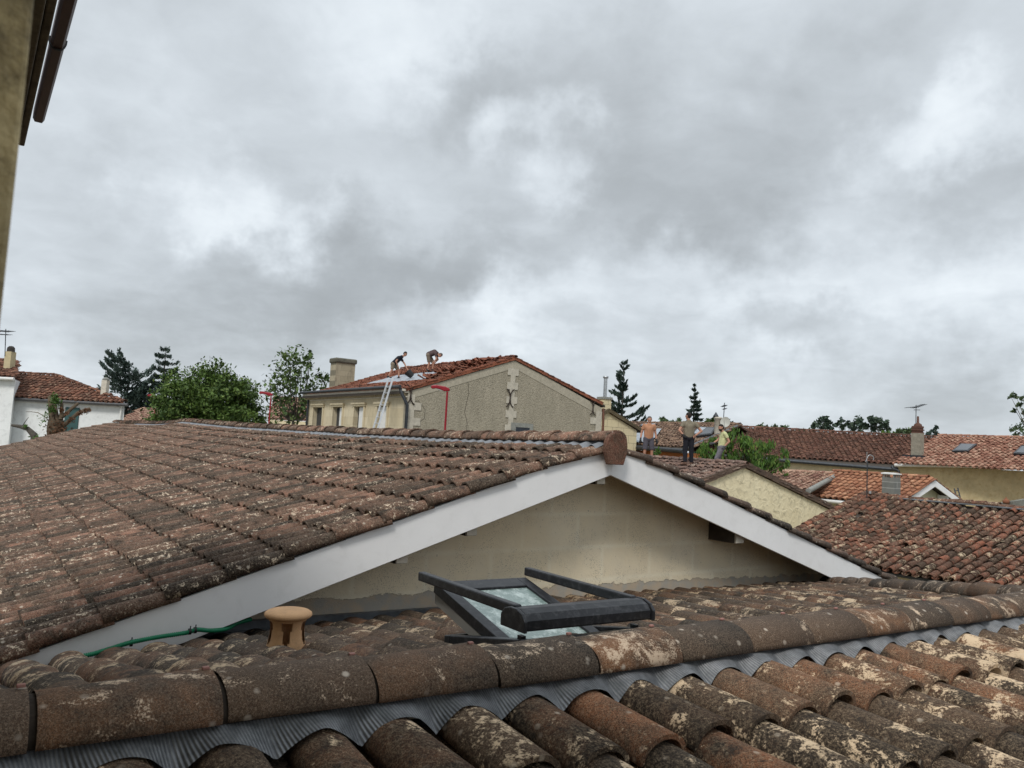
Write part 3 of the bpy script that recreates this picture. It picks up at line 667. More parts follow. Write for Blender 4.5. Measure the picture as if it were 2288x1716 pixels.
# ------------------------------------------------------------------ H: stone house being re-roofed
K = 33 / 29.
Ha0, Ha1, Har, Hb0, Hb1 = 13.513 * K, 23.24 * K, 18.323 * K, 25.952 * K, 36.25 * K
He, Hz = 1.90 * K, 3.58 * K
H = thing('stone_house', W((Ha0 + Ha1) / 2, (Hb0 + Hb1) / 2, -E), 'stone house with a grey rendered gable and a half stripped red tile roof', 'house')
MB().prism([W(Ha0, Hb0, -E), W(Ha1, Hb0, -E), W(Ha1, Hb0, He - .1), W(Har, Hb0, Hz - .12), W(Ha0, Hb0, He - .1)], DB * .3).build('gable_wall', M_['hrender'], H)
# facade with real openings
f0, f1 = Ha0 - .002, Ha0 + .30
wins = []
for (x0, x1, yt) in ((701, 723, 909), (745, 767, 909.5), (792, 815, 909), (843, 867, 909)):
    p = atA(x1, yt, Ha0); q = atA(x0, yt, Ha0); wins.append((p[1] + .05, q[1] - .05, .5 * (p[2] + q[2])))
wtop = sum(w[2] for w in wins) / 4; wbot = wtop - 1.9
m = MB(); m.gbox(f0, f1, Hb0 + .3, Hb1, wtop, He - .05); m.gbox(f0, f1, Hb0 + .3, Hb1, -E, wbot)
edges = sorted([(w[0], w[1]) for w in wins]); cur = Hb0 + .3
for (s_, e_) in edges: m.gbox(f0, f1, cur, s_, wbot, wtop); cur = e_
m.gbox(f0, f1, cur, Hb1, wbot, wtop); m.build('facade_wall', M_['hstone'], H)
MB().gbox(Ha0 + .31, Ha1, Hb1 - .3, Hb1 - .001, -E, He).gbox(Ha1 - .3, Ha1 - .002, Hb0 + .31, Hb1 - .31, -E, He).build('rear_wall', M_['hstone'], H)
for i, (s_, e_) in enumerate(edges):
    wn = MB().gbox(f0 - .05, f0 + .02, s_ - .14, s_, wbot, wtop + .02).gbox(f0 - .05, f0 + .02, e_, e_ + .14, wbot, wtop + .02).gbox(f0 - .08, f0 + .02, s_ - .2, e_ + .2, wtop + .02, wtop + .11).gbox(f0 - .13, f0 + .02, s_ - .24, e_ + .24, wtop + .11, wtop + .19).build('window', M_['hstone'], H)
    MB().gbox(f0 + .2, f0 + .25, s_, e_, wbot, wtop).build('pane', M_['orangewin'], wn)
    w_ = (e_ - s_)
    if i < 3: MB().gbox(f0 + .10, f0 + .14, s_ + .02, s_ + w_ * (.9, .7, .5)[i], wbot, wtop - .03).build('shutter', M_['whitecap'], wn)
m = MB(); m.gbox(f0 - .30, f0 + .02, Hb0 - .05, Hb1 + .1, He - .16, He - .06).gbox(f0 - .20, f0 + .02, Hb0 - .03, Hb1 + .05, He - .22, He - .16).gbox(f0 - .06, f0 + .02, Hb0, Hb1, wtop + .36, wtop + .42)
m.build('cornice', M_['quoin'], H)
m = MB(); bb = Hb0 + .1
while bb < Hb1: m.gbox(f0 - .18, f0 - .002, bb, bb + .11, He - .34, He - .225); bb += .23
m.build('dentils', M_['hstone'], H)
# raking band, quoins
m = MB(); bw = .42
for (x0, x1) in ((Ha0 + .01, Har), (Ha1 - .01, Har)):
    z0, z1 = He - .08, Hz - .10
    m.prism([W(x0, Hb0 - .015, z0), W(x1, Hb0 - .015, z1), W(x1, Hb0 - .015, z1 - bw), W(x0, Hb0 - .015, z0 - bw)], DB * .012)
m.build('gable_band', plain('band_render', (.40, .365, .29), .9, .14, 6, .3, 50, dirt=(.12, .11, .09), dirt_amt=.35), H)
def quoin_row(kind):
    m = MB(); z_ = -2.4; i = 0
    while z_ < (Hz - .7 if kind == 0 else He - .5):
        if kind == 0: w_ = .31 if i % 2 else .14; m.gbox(Har - w_ - .05, Har + w_ - .05, Hb0 - .035, Hb0 - .018, z_, z_ + .33)
        elif kind == 1: w_ = .75 if i % 2 else .38; m.gbox(Ha1 - w_, Ha1 + .003, Hb0 - .03, Hb0 - .017, z_, z_ + .33)
        else: w_ = .67 if i % 2 else .34; m.gbox(Ha0 - .003, Ha0 + w_, Hb0 - .03, Hb0 - .017, z_, z_ + .33)
        z_ += .3299; i += 1
    m.build('quoins', plain('pale_quoin', (.49, .455, .38), .9, .14, 6, .3, 50, dirt=(.12, .11, .09), dirt_amt=.4), H)
for k in range(3): quoin_row(k)
def anchor(u, v, sc=1.):
    q = atB(u, v, Hb0 - .06); m = MB()
    for sg in (-1, 1):
        m.tube([W(q[0] + sg * x * sc, q[1], q[2] + z * sc) for x, z in ((.22, .42), (.12, .38), (.03, .22), (.0, 0), (.03, -.22), (.12, -.36), (.2, -.4))], .028 * sc, 6)
    m.build('wall_anchor', plain('rusty_iron', (.035, .024, .02), .8, .2), H)
anchor(918, 882); anchor(1140, 890); anchor(1325, 912, .85)
q0 = atB(1152, 955, Hb0 - .02); q1 = atB(1182, 975, Hb0 - .02)
wn = MB().gbox(q0[0] - .28, q1[0] + .2, Hb0 - .05, Hb0 - .012, q0[2] + .02, q0[2] + .22).gbox(q0[0] - .28, q0[0], Hb0 - .05, Hb0 - .012, q0[2] - 1, q0[2] + .02).gbox(q1[0], q1[0] + .2, Hb0 - .05, Hb0 - .012, q0[2] - 1, q0[2] + .02).build('window', M_['concrete'], H)
MB().gbox(q0[0], q1[0], Hb0 - .03, Hb0 - .012, q0[2] - 1, q0[2] + .02).build('pane', M_['orangewin'], wn)
# cracks in the render
crk = plain('crack', (.05, .045, .035), .9)
for pts in ([(1042, 832), (1046, 850), (1047, 880), (1038, 920), (1044, 945), (1042, 962)], [(918, 900), (935, 895), (950, 915), (948, 935), (935, 945)]):
    MB().tube([W(*atB(u, v, Hb0 - .006)) for u, v in pts], .007, 4).build('render_crack', crk, H)
# downpipe + gutters
m = MB(); m.tube([W(Ha0 - .32, Hb0 + .1, He - .05), W(Ha0 - .3, Hb0 - .05, He - .3), W(Ha0 - .06, Hb0 - .12, He - .75), W(Ha0 - .06, Hb0 - .12, He - 4)], .07, 8); m.build('downpipe', M_['zincdark'], H)
m = MB(); m.tube([W(Ha1 + .15, Hb0 + .05, He - .1), W(Ha1 + .1, Hb0 - .05, He - .6), W(Ha1 + .08, Hb0 - .05, He - 4)], .06, 8); m.build('downpipe', plain('brown_pipe', (.12, .05, .03), .6), H)
m = MB(); m.tube([W(Ha0 - .42, Hb0 - .05, He + .02), W(Ha0 - .42, Hb1 + .1, He + .02)], .075, 8); m.build('gutter', M_['zincdark'], H)
m = MB(); m.tube([W(Ha0 - .1, Hb1 - .3, He - .2), W(Ha0 - .1, Hb1 - .3, He - 4)], .06, 8); m.build('downpipe', M_['zincdark'], H)
# roof
Hs = (Hz - He) / (Har - Ha0); Hs2 = (Hz - He - .18) / (Ha1 - Har); run = (Har - Ha0 + .35)
m = MB()
m.prism([W(Har, Hb0 - .03, Hz - .05), W(Ha0 - .35, Hb0 - .03, Hz - .05 - run * Hs), W(Ha0 - .35, Hb0 - .03, Hz - .16 - run * Hs), W(Har, Hb0 - .03, Hz - .16)], DB * (Hb1 - Hb0 + .15))
m.prism([W(Har + .001, Hb0 - .03, Hz - .05), W(Har + .001, Hb0 - .03, Hz - .16), W(Ha1 + .2, Hb0 - .03, Hz - .16 - (Ha1 + .2 - Har) * Hs2), W(Ha1 + .2, Hb0 - .03, Hz - .05 - (Ha1 + .2 - Har) * Hs2)], DB * (Hb1 - Hb0 + .15))
m.build('roof_deck', M_['soffit'], H)
def hmask(u, v):      # the stripped part of the roof
    if u < .55 or v > run * 1.02 - 1.6: return True
    if u > 7.9: return True
    if v < 2.3: return True
    if u < 1.8 and v < 3.4: return True
    return False
tile_field('roof_tiles', M_['tH'], H, W(Har, Hb0, Hz - .04), DB, slope_dir(-DA, Hs), int((Hb1 - Hb0 + .1) / .22), range(0, int(run * sqrt(1 + Hs * Hs) / .345)), nseg=6, mask=hmask, jit=2.2)
tile_field('roof_tiles', M_['tH'], H, W(Har, Hb0, Hz - .04), DB, slope_dir(DA, Hs2), 4, range(0, 17), nseg=6, jit=1.5)
hp = [W(Har, b, Hz + .01 + .02 * sin(b * 3)) for b in np.arange(Hb0 - .1, Hb1, .4)]
cap_row('ridge_tiles', M_['tH'], H, hp, .4, r=(.12, .1), h=(.11, .09), nseg=8, jit=2)
m = MB()  # verge: tiles laid on edge down the gable
for sg, ss, wd_ in ((-1, Hs, Har - Ha0 + .3), (1, Hs2, Ha1 - Har + .2)):
    n = int(wd_ / .40)
    for i in range(n):
        x0 = Har + sg * i * .40; x1 = Har + sg * (i + 1) * .40; dz = .015 * R.random()
        m.prism([W(x0, Hb0 - .07, Hz + .02 + dz - ss * i * .4), W(x1, Hb0 - .07, Hz + .045 + dz - ss * (i + 1) * .4), W(x1, Hb0 - .07, Hz - .12 + dz - ss * (i + 1) * .4), W(x0, Hb0 - .07, Hz - .14 + dz - ss * i * .4)], DB * .10)
m.build('verge_tiles', M_['tH'] if False else tile_mat('verge_tile', (.18, .05, .028), (.38, .12, .065), (.46, .2, .11), (.42, .25, .16), lich=.2, stain=.5, fine=25, spot=0, attr=False), H)
# chimney
q = atB(768, 860, Hb1 - .25); ch = MB(); cw = (atB(790, 830, Hb1 - .25)[0] - atB(747, 830, Hb1 - .25)[0]) / 2; ct = atB(768, 812, Hb1 - .25)[2]
chm = MB().gbox(q[0] - cw, q[0] + cw, Hb1 - .35, Hb1 + .45, He - .5, ct).build('chimney', M_['hstone'] if False else ashlar('chimney_stone', (.40, .35, .25), (.34, .30, .21), (.2, .18, .13), .6, .3, ga=.5), H)
MB().gbox(q[0] - cw - .09, q[0] + cw + .09, Hb1 - .44, Hb1 + .54, ct, ct + .28).build('chimney_cap', plain('sooty_cap', (.12, .115, .09), .95, .4, 6, .5), chm, bevel=.08)
# underlay laid bare
def hroof(a, b, o=0): return Hz - .03 - (Har - a) * Hs + o
sh = thing('underlay_sheet', W(Ha0 + 1.5, Hb0 + 4, hroof(Ha0 + 1.5, 0)), 'crinkled silver underlay sheet laid bare on the stripped house roof', 'roof underlay')
vs = []; fs = []; nx, ny = 46, 16
for i in range(nx + 1):
    for j in range(ny + 1):
        b = Hb0 + .7 + 7.2 * i / nx; a = Ha0 + 1.2 + (Har - 2.1 - Ha0 - 1.2) * j / ny
        vs.append(W(a, b, hroof(a, b, .03 + .03 * R.random())))
for i in range(nx):
    for j in range(ny): fs.append((i * (ny + 1) + j, (i + 1) * (ny + 1) + j, (i + 1) * (ny + 1) + j + 1, i * (ny + 1) + j + 1))
MB().add(vs, fs, True).build('sheet', M_['plastic'], sh)
# heaps of lifted tiles (loose pieces nobody could count)
def tile_heap(c, ext_a, ext_b, hgt, n, name, label, base):
    T, F, fl = tile_template(.09, .075, .07, .06, .40, .014, 6); VV = []; FF = []; CC = []; FL = []; k = 0
    for i in range(n):
        x, y = NR.uniform(-1, 1), NR.uniform(-1, 1)
        if x * x + y * y > 1: continue
        h_ = hgt * (1 - (x * x + y * y)) * NR.rand()
        rot = Matrix.Rotation(NR.uniform(0, 6.3), 3, 'Z') @ Matrix.Rotation(NR.normal() * .22, 3, 'X') @ Matrix.Rotation(NR.normal() * .3, 3, 'Y')
        p = T @ np.array(rot).T; a_, b_ = c[0] + x * ext_a, c[1] + y * ext_b
        p = p + W(a_, b_, base(a_, b_) + .05 + h_); VV.append(p); FF.append(F + k); k += len(p); CC.append(np.tile(NR.rand(3), (len(p), 1))); FL.append(fl)
    o = big_mesh(name, np.concatenate(VV), np.concatenate(FF), np.concatenate(CC), M_['tH'], None, True, np.concatenate(FL)); return tag(o, label, 'tile heap', None, 'stuff')
tile_heap((Har - 1.9, Hb0 + 1.3), 1.6, .9, .17, 200, 'tile_heap', 'heap of lifted red tiles near the ridge of the stone house', hroof)
tile_heap((Ha0 + 2.2, Hb0 + 1.0), .9, .45, .14, 45, 'tile_heap', 'small scatter of loose red tiles beside the bent over roofer on the stone house', hroof)

# ------------------------------------------------------------------ generic house pieces
def slope_solid(m, p0, p1, p2, p3, t=.10):
    q = [V3(p) for p in (p0, p1, p2, p3)]; d = ZZ * t
    vs = q + [p - d for p in q]; m.add(vs, [(0, 1, 2, 3), (7, 6, 5, 4), (0, 4, 5, 1), (1, 5, 6, 2), (2, 6, 7, 3), (3, 7, 4, 0)])
def flat4(r0_, r1_, e0, e1):      # drop the fourth corner onto the plane of the other three
    n_ = np.cross(r1_ - r0_, e0 - r0_); e1 = V3(e1).copy(); e1[2] = r0_[2] - (n_[0] * (e1[0] - r0_[0]) + n_[1] * (e1[1] - r0_[1])) / n_[2]; return e1
def roof_quad(parent, mat, r0_, r1_, e0, e1, pitch=.23, course=.345, nseg=5, jit=1.5, pans=False, deck=None, caps=None, gap=.0, sag=None, h=(.078, .066), cap_r=(.12, .10)):
    """roof slope between ridge r0_-r1_ and eave e0-e1 (world points); tiles clipped to the quad"""
    r0_, r1_, e0, e1 = map(V3, (r0_, r1_, e0, e1)); e1 = flat4(r0_, r1_, e0, e1); U = r1_ - r0_; Lr = np.linalg.norm(U); U = U / Lr
    Dn = (e0 - r0_) - U * ((e0 - r0_) @ U); ld = np.linalg.norm(Dn); Dn = Dn / ld
    ue0 = (e0 - r0_) @ U; ue1 = (e1 - r0_) @ U
    lo = min(0, ue0); hi = max(Lr, ue1); n = int((hi - lo) / pitch) + 1
    def mk(u, v):
        t = v / ld; return ue0 * t - .06 <= u <= Lr + (ue1 - Lr) * t + .06
    tile_field('roof_tiles', mat, parent, r0_ + ZZ * .02, U, Dn, n, range(0, int(ld / course) + 1), pitch=pitch, course=ld / (int(ld / course) + 1), nseg=nseg, jit=jit, mask=mk, u0=lo + pitch / 2, pans=pans, sag=sag, h=h, r=(.092 * pitch / .22, .078 * pitch / .22))
    m = MB(); slope_solid(m, r0_, r1_, e1, e0, .09); m.build('roof_deck', deck or mat, parent)
    if caps: cap_row('ridge_tiles', caps, parent, [r0_ + (r1_ - r0_) * t + ZZ * .05 for t in np.linspace(0, 1, 12)], .40, r=cap_r, h=(.10, .09), nseg=7, jit=1.5)

# ------------------------------------------------------------------ C: stucco gable house on which three roofers stand
Ca, Cb = 20.6, 16.07; Cz = -.33; Cs = .285
C_ = thing('stucco_house', W(Ca, Cb + 2.5, -E), 'low house with a yellow stucco gable and pinkish grey tiles, behind the white bargeboard', 'house')
MB().prism([W(Ca - 5.2, Cb, -E), W(Ca + 4.9, Cb, -E), W(Ca + 4.9, Cb, Cz - .02 - 4.9 * Cs), W(Ca, Cb, Cz - .02), W(Ca - 5.2, Cb, Cz - .02 - 5.2 * Cs)], DB * 5.2).build('wall', M_['crender'], C_)
M_['tC'] = tile_mat('pinkish_grey_tile', (.11, .065, .055), (.22, .135, .11), (.34, .20, .15), (.50, .42, .34), lich=.5, stain=.35, fine=25, spot=.1)
tile_field('roof_tiles', M_['tC'], C_, W(Ca, Cb - .02, Cz + .06), DB, slope_dir(-DA, Cs), 23, range(0, 16), pitch=.23, nseg=7, jit=2.6)
tile_field('roof_tiles', M_['tC'], C_, W(Ca, Cb - .02, Cz + .06), DB, slope_dir(DA, Cs), 23, range(0, 15), pitch=.23, nseg=7, jit=2.0)
m = MB(); slope_solid(m, W(Ca, Cb - .03, Cz + .06), W(Ca, Cb + 5.3, Cz + .06), W(Ca - 5.5, Cb + 5.3, Cz + .06 - 5.5 * Cs), W(Ca - 5.5, Cb - .03, Cz + .06 - 5.5 * Cs), .05)
slope_solid(m, W(Ca, Cb - .03, Cz + .06), W(Ca, Cb + 5.3, Cz + .06), W(Ca + 5.1, Cb + 5.3, Cz + .06 - 5.1 * Cs), W(Ca + 5.1, Cb - .03, Cz + .06 - 5.1 * Cs), .05); m.build('roof_deck', M_['soffit'], C_)
m = MB()
for sg in (-1, 1):
    for i in range(15):
        x0 = Ca + sg * i * .345; x1 = x0 + sg * .345; dz = .02 * R.random(); o_ = Cz + .16 + dz
        m.prism([W(x0, Cb - .10, o_ - Cs * i * .345), W(x1, Cb - .10, o_ + .025 - Cs * (i + 1) * .345), W(x1, Cb - .10, o_ - .17 - Cs * (i + 1) * .345), W(x0, Cb - .10, o_ - .18 - Cs * i * .345)], DB * .09)
m.build('verge_tiles', tile_mat('brown_verge_tile', (.07, .045, .035), (.15, .10, .075), (.26, .13, .09), (.38, .30, .22), lich=.3, stain=.5, fine=30, spot=0, attr=False), C_)
cap_row('ridge_tiles', M_['tC'], C_, [W(Ca, b, Cz + .10) for b in np.arange(Cb - .1, Cb + 5.3, .4)], .4, r=(.12, .1), h=(.11, .09), nseg=8, jit=3)
MB().gbox(Ca + 4.92, Ca + 5.0, Cb - .05, Cb + .03, -3, Cz - 1.45).build('corner_board', M_['soffit'], C_)
MB().tube([W(Ca + 5.12, Cb - .1, Cz - .03 - 5.1 * Cs), W(Ca + 5.12, Cb + 5.2, Cz - .03 - 5.1 * Cs)], .06, 8).build('gutter', M_['whitecap'], C_)

# ------------------------------------------------------------------ D: old canal tile roof at the right
Dk = 1.28; Da, Dz = 18.113 * Dk, -.80 * Dk; Ds = .30; De = 14.3 * Dk
D_ = thing('old_tiled_house', W(16, 7, -E), 'low house at the right edge under an old uneven roof of mixed canal tiles', 'house')
ld = (Da - De) * sqrt(1 + Ds * Ds)
tile_field('roof_tiles', M_['tD'], D_, W(Da, 10.42 * Dk, Dz), -DB, slope_dir(-DA, Ds), 48, range(0, 16), pitch=.232, course=ld / 15.6, nseg=8, jit=1.9, r=(.088, .080), h=(.100, .090), lift=.014, miss=.006, panz=.006, sag=lambda u, v: -.045 * np.sin(v * .9) + .025 * np.sin(u * 1.4 + v))
m = MB(); slope_solid(m, W(Da, 10.5 * Dk, Dz - .02), W(Da, 1.8 * Dk, Dz - .02), W(De - .0, 1.8 * Dk, Dz - .04 - (Da - De) * Ds), W(De - .0, 10.5 * Dk, Dz - .04 - (Da - De) * Ds), .1)
slope_solid(m, W(Da, 10.5 * Dk, Dz - .02), W(Da, 1.8 * Dk, Dz - .02), W(Da + 3.5, 1.8 * Dk, Dz - 1.1), W(Da + 3.5, 10.5 * Dk, Dz - 1.1), .1); m.build('roof_deck', M_['soffit'], D_)
MB().prism([W(De + .3, 10.3 * Dk, -E), W(Da + 3.2, 10.3 * Dk, -E), W(Da + 3.2, 10.3 * Dk, Dz - 1.1), W(Da, 10.3 * Dk, Dz - .12), W(De + .3, 10.3 * Dk, Dz - .16 - (Da - De - .3) * Ds)], -DB * 10.5).build('wall', M_['cream'], D_)
cap_row('ridge_tiles', M_['tD'], D_, [W(Da, b, Dz + .03 + .02 * sin(b * 2)) for b in np.arange(10.5 * Dk, 1.8 * Dk, -.35)], .35, r=(.12, .10), h=(.11, .09), nseg=8, jit=3)
cap_row('verge_roll', M_['tD'], D_, [W(Da - t, 10.50 * Dk, Dz + .05 - t * Ds) for t in np.linspace(0, Da - De, 14)], .3, r=(.11, .10), h=(.12, .10), nseg=8, jit=2)
MB().prism([W(Da - .12, 9.6 * Dk, Dz + .055), W(Da - .26, 9.6 * Dk, Dz - .0 + .04), W(Da - .26, 9.6 * Dk, Dz + .02), W(Da - .12, 9.6 * Dk, Dz + .03)], -DB * 9.6).build('ridge_flashing', M_['zinc'], D_)
mg = MB(); pf = [(cos(t) * .075, -sin(t) * .075) for t in np.linspace(0, pi, 9)] + [(cos(t) * .065, -sin(t) * .065) for t in np.linspace(pi, 0, 9)]
mg.prism([W(De - .02 + x, 10.6 * Dk, Dz - .07 - (Da - De) * Ds + z_) for x, z_ in pf], -DB * 11.4); mg.build('gutter', M_['zincdark'], D_)
# thin mast on that roof
p0 = P(1937, 1105, 23.8); mast = thing('antenna_mast', p0, 'thin mast with a bent bracket standing on the old canal tile ridge', 'aerial')
p1 = P(1938, 1030, 23.8); MB().tube([p0 - ZZ * .1, p1], .018, 6).build('mast', M_['zincdark'], mast)
MB().tube(smoothpath([P(1934, 1032, 23.8), P(1940, 1019, 23.8), P(1946, 1017, 23.8), P(1952, 1022, 23.8), P(1951, 1028, 23.8)], 6), .012, 6).tube([P(1937, 1034, 23.8), P(1937, 1010, 23.8)], .01, 5).build('bracket', M_['metal'], mast)
MB().box(P(1943, 1103, 23.7), cR * .05, DB * .02, ZZ * .08).build('box', M_['metal'], mast)

# ------------------------------------------------------------------ Q: small orange roofed house with white gable boards, and the pinkish roof beside it
Qa, Qb, Qz, Qs = 30.74, 15.052, -.512, .36
Q_ = thing('orange_roofed_house', W(Qa, Qb + 3, -E), 'small house with a bright orange tile roof and white boards round its pale gable', 'house')
roof_quad(Q_, M_['tQ'], W(Qa, Qb + 4.2, Qz + .04), W(Qa, Qb, Qz + .04), W(Qa - 2.75, Qb + 4.2, Qz + .04 - 2.75 * Qs), W(Qa - 2.75, Qb, Qz + .04 - 2.75 * Qs), pitch=.25, course=.33, deck=M_['soffit'], caps=M_['tQ'], pans=True)
roof_quad(Q_, M_['tQ'], W(Qa, Qb, Qz + .04), W(Qa, Qb + 4.2, Qz + .04), W(Qa + 2.3, Qb, Qz + .04 - 2.3 * Qs), W(Qa + 2.3, Qb + 4.2, Qz + .04 - 2.3 * Qs), pitch=.25, deck=M_['soffit'])
for sg, wd_ in ((-1, 2.75), (1, 2.3)):
    MB().prism([W(Qa + .001 * sg, Qb - .05, Qz), W(Qa + sg * wd_, Qb - .05, Qz - wd_ * Qs), W(Qa + sg * wd_, Qb - .05, Qz - .22 - wd_ * Qs), W(Qa + .001 * sg, Qb - .05, Qz - .24)], DB * .04).build('bargeboard', M_['white'], Q_)
MB().prism([W(Qa - 2.5, Qb + .45, -E), W(Qa + 2.05, Qb + .45, -E), W(Qa + 2.05, Qb + .45, Qz - .1 - 2.05 * Qs), W(Qa, Qb + .45, Qz - .1), W(Qa - 2.5, Qb + .45, Qz - .1 - 2.5 * Qs)], DB * 3.6).build('wall', M_['palegreen'], Q_)
MB().tube([W(Qa - 2.85, Qb - .1, Qz - .04 - 2.8 * Qs), W(Qa - 2.85, Qb + 4.2, Qz - .04 - 2.8 * Qs)], .07, 8).build('gutter', M_['whitecap'], Q_)
MB().gbox(Qa + 1.1, Qa + 1.22, Qb + .02, Qb + .4, Qz - .75, Qz - .6).build('purlin', M_['white'], Q_)
M_['tP'] = tile_mat('faded_pink_tile', (.26, .12, .09), (.50, .29, .21), (.66, .47, .35), (.62, .5, .38), lich=.45, stain=.1, fine=20, spot=0)
V_ = thing('pink_roofed_outbuilding', P(1800, 1100, 33) * [1, 1, 0], 'low outbuilding with a faded pink tile roof between the leafy tree and orange roof', 'building')
roof_quad(V_, M_['tP'], P(1700, 1054, 35.5), P(1868, 1061, 33.6), P(1745, 1094, 29.8), P(1812, 1094, 29.3), pitch=.27, course=.34, caps=M_['tP'])
qv = [P(1755, 1097, 30.2), P(1812, 1097, 29.6), P(1860, 1066, 33.4), P(1712, 1060, 35.2)]
MB().prism([q * [1, 1, 0] for q in qv], (0, 0, qv[0][2] - .3)).build('wall', M_['cream'], V_)
# valley between the two roofs
MB().tube([P(1868, 1063, 33.3), P(1806, 1097, 29)], .11, 6).build('valley_cap', M_['concrete'], V_)

# cinder block chimney with white cap
ck = thing('block_chimney', P(1990, 1104, 27) * [1, 1, 0] + ZZ * 0, 'grey cinder block chimney stack with a white slatted cap behind the old tile roof', 'chimney')
c_ = abz(P(1991, 1102, 27)); ct = abz(P(1991, 1067, 27))[2]; wq = .215
MB().gbox(c_[0] - wq, c_[0] + wq, c_[1] - wq, c_[1] + wq, -E, ct).build('stack', ashlar('cinder_blocks', (.20, .20, .185), (.15, .155, .145), (.34, .34, .32), .5, .21, ga=.3, mort=.015), ck)
m = MB()
for x in (-.18, -.06, .06, .18):
    for y in (-.18, .18): MB().gbox(c_[0] + x - .018, c_[0] + x + .018, c_[1] + y - .018, c_[1] + y + .018, ct, ct + .11).build('cap_leg', M_['concrete'], ck)
MB().prism([W(c_[0] - .24, c_[1] - .24, ct + .11), W(c_[0] + .24, c_[1] - .24, ct + .11), W(c_[0] + .24, c_[1] - .24, ct + .14), W(c_[0], c_[1] - .24, ct + .17), W(c_[0] - .24, c_[1] - .24, ct + .15)], DB * .48).build('cap_slab', M_['whitecap'], ck)
MB().gbox(c_[0] - 3.0, c_[0] + 4, c_[1] - .4, c_[1] + 1.2, -E, ct - .85).build('base', M_['cream'], ck) if False else None

# ------------------------------------------------------------------ N and O: the long houses along the right
def longhouse(name, label, mat, wmat, gmat, rl, rr, el, er, zl=None, wall_drop=.12, caps=None, deck=None):
    h_ = thing(name, (rl + rr) / 2 * [1, 1, 0], label, 'house'); er = flat4(rl, rr, el, er)
    roof_quad(h_, mat, rl, rr, el, er, pitch=.26, course=.36, nseg=5, jit=1.8, deck=deck or M_['soffit'], caps=caps, pans=True)
    f = lambda p, q, t: p + (q - p) * t
    w0, w1 = f(el, rl, .06), f(er, rr, .06)
    back0, back1 = rl + (rl - el) * [1, 1, -1], rr + (rr - er) * [1, 1, -1]
    m = MB(); slope_solid(m, rl, rr, back1, back0, .1); m.build('rear_roof', mat, h_)
    MB().prism([w0 * [1, 1, 0], w1 * [1, 1, 0], f(rr, back1, .95) * [1, 1, 0], f(rl, back0, .95) * [1, 1, 0]], (0, 0, min(w0[2], w1[2]) - wall_drop)).build('wall', wmat, h_)
    MB().tube([el - ZZ * .06, er - ZZ * .06], .09, 8).build('gutter', gmat, h_)
    return h_
NZ = 1.5
N_ = longhouse('brown_roofed_house', 'long house with a wide brown tile roof, dark gutter and stained cream wall', M_['tN'], M_['cream'], M_['zincdark'], P(1640, 955, 46), P(2110, 980, 43.4), P(1560, 1011, 41.4), P(2003, 1038, 38.6), caps=M_['tN'])
O_ = longhouse('pink_roofed_house', 'long house at the right edge with a light pink tile roof and a white gutter', M_['tO'], M_['nwall'], M_['whitecap'], P(2098, 975, 43.3), P(2420, 984, 38), P(1999, 1036, 38.5), P(2420, 1069, 33.6), caps=M_['tO'])
# gentle details on O: roof windows, chimney, aerial, small downpipe
def onplane(u, v, p0, p1, p2, off=0.):
    n_ = np.cross(V3(p1) - p0, V3(p2) - p0); n_ /= np.linalg.norm(n_); n_ = n_ if n_[2] > 0 else -n_
    rd = raydir(u, v); o_ = ZZ * E; t = ((V3(p0) + n_ * off - o_) @ n_) / (rd @ n_); return o_ + rd * t, n_
OP = (P(2098, 975, 43.3), P(2420, 984, 38), P(1999, 1036, 38.5))
def rwin(c4, name, parent, PL, off=.12, glass=None):
    q = [onplane(u, v, *PL, off)[0] for u, v in c4]; n_ = onplane(*c4[0], *PL)[1]
    w = MB().prism([p - n_ * .22 for p in q], n_ * .28).build(name, M_['black'], parent)
    c = sum(q) / 4; MB().prism([c + (p - c) * .80 + n_ * .062 for p in q], n_ * .01).build('pane', glass or M_['skyglass'], w); return w
rwin([(2127, 1010), (2163, 1010), (2183, 994), (2147, 993)], 'roof_window', O_, OP)
rwin([(2264, 1015), (2312, 1018), (2325, 1000), (2282, 998)], 'roof_window', O_, OP)
cb_, _ = onplane(2050, 1020, *OP); cq = abz(cb_); chh = MB().gbox(cq[0] - .23, cq[0] + .20, cq[1] - .22, cq[1] + .22, cq[2] - .6, abz(P(2050, 968, cb_[1]))[2]).build('chimney', plain('grey_render_chimney', (.27, .25, .20), .95, .2, 6, .3, dirt=(.12, .11, .09), dirt_amt=.5), O_)
zc = abz(P(2050, 968, cb_[1]))[2]
MB().gbox(cq[0] - .23, cq[0] + .20, cq[1] - .22, cq[1] + .22, zc, zc + .06).gbox(cq[0] - .20, cq[0] + .17, cq[1] - .19, cq[1] + .19, zc + .06, zc + .13).gbox(cq[0] - .24, cq[0] + .21, cq[1] - .23, cq[1] + .23, zc + .13, zc + .2).gbox(cq[0] - .20, cq[0] + .17, cq[1] - .19, cq[1] + .19, zc + .2, zc + .26).gbox(cq[0] - .22, cq[0] + .19, cq[1] - .21, cq[1] + .21, zc + .26, zc + .36).lathe(W(cq[0], cq[1], zc + .36), [(.2, 0), (.17, .1), (.06, .17), (.05, .5), (0, .51)], 10).build('chimney_pot', plain('brick_pot', (.11, .055, .04), .9, .2, 20), chh)
MB().gbox(cq[0] - .5, cq[0] + .5, cq[1] - .5, cq[1] + .5, cq[2] - .25, cq[2] + .06).build('chimney_flashing', M_['zincdark'], chh)
YA = cb_[1]
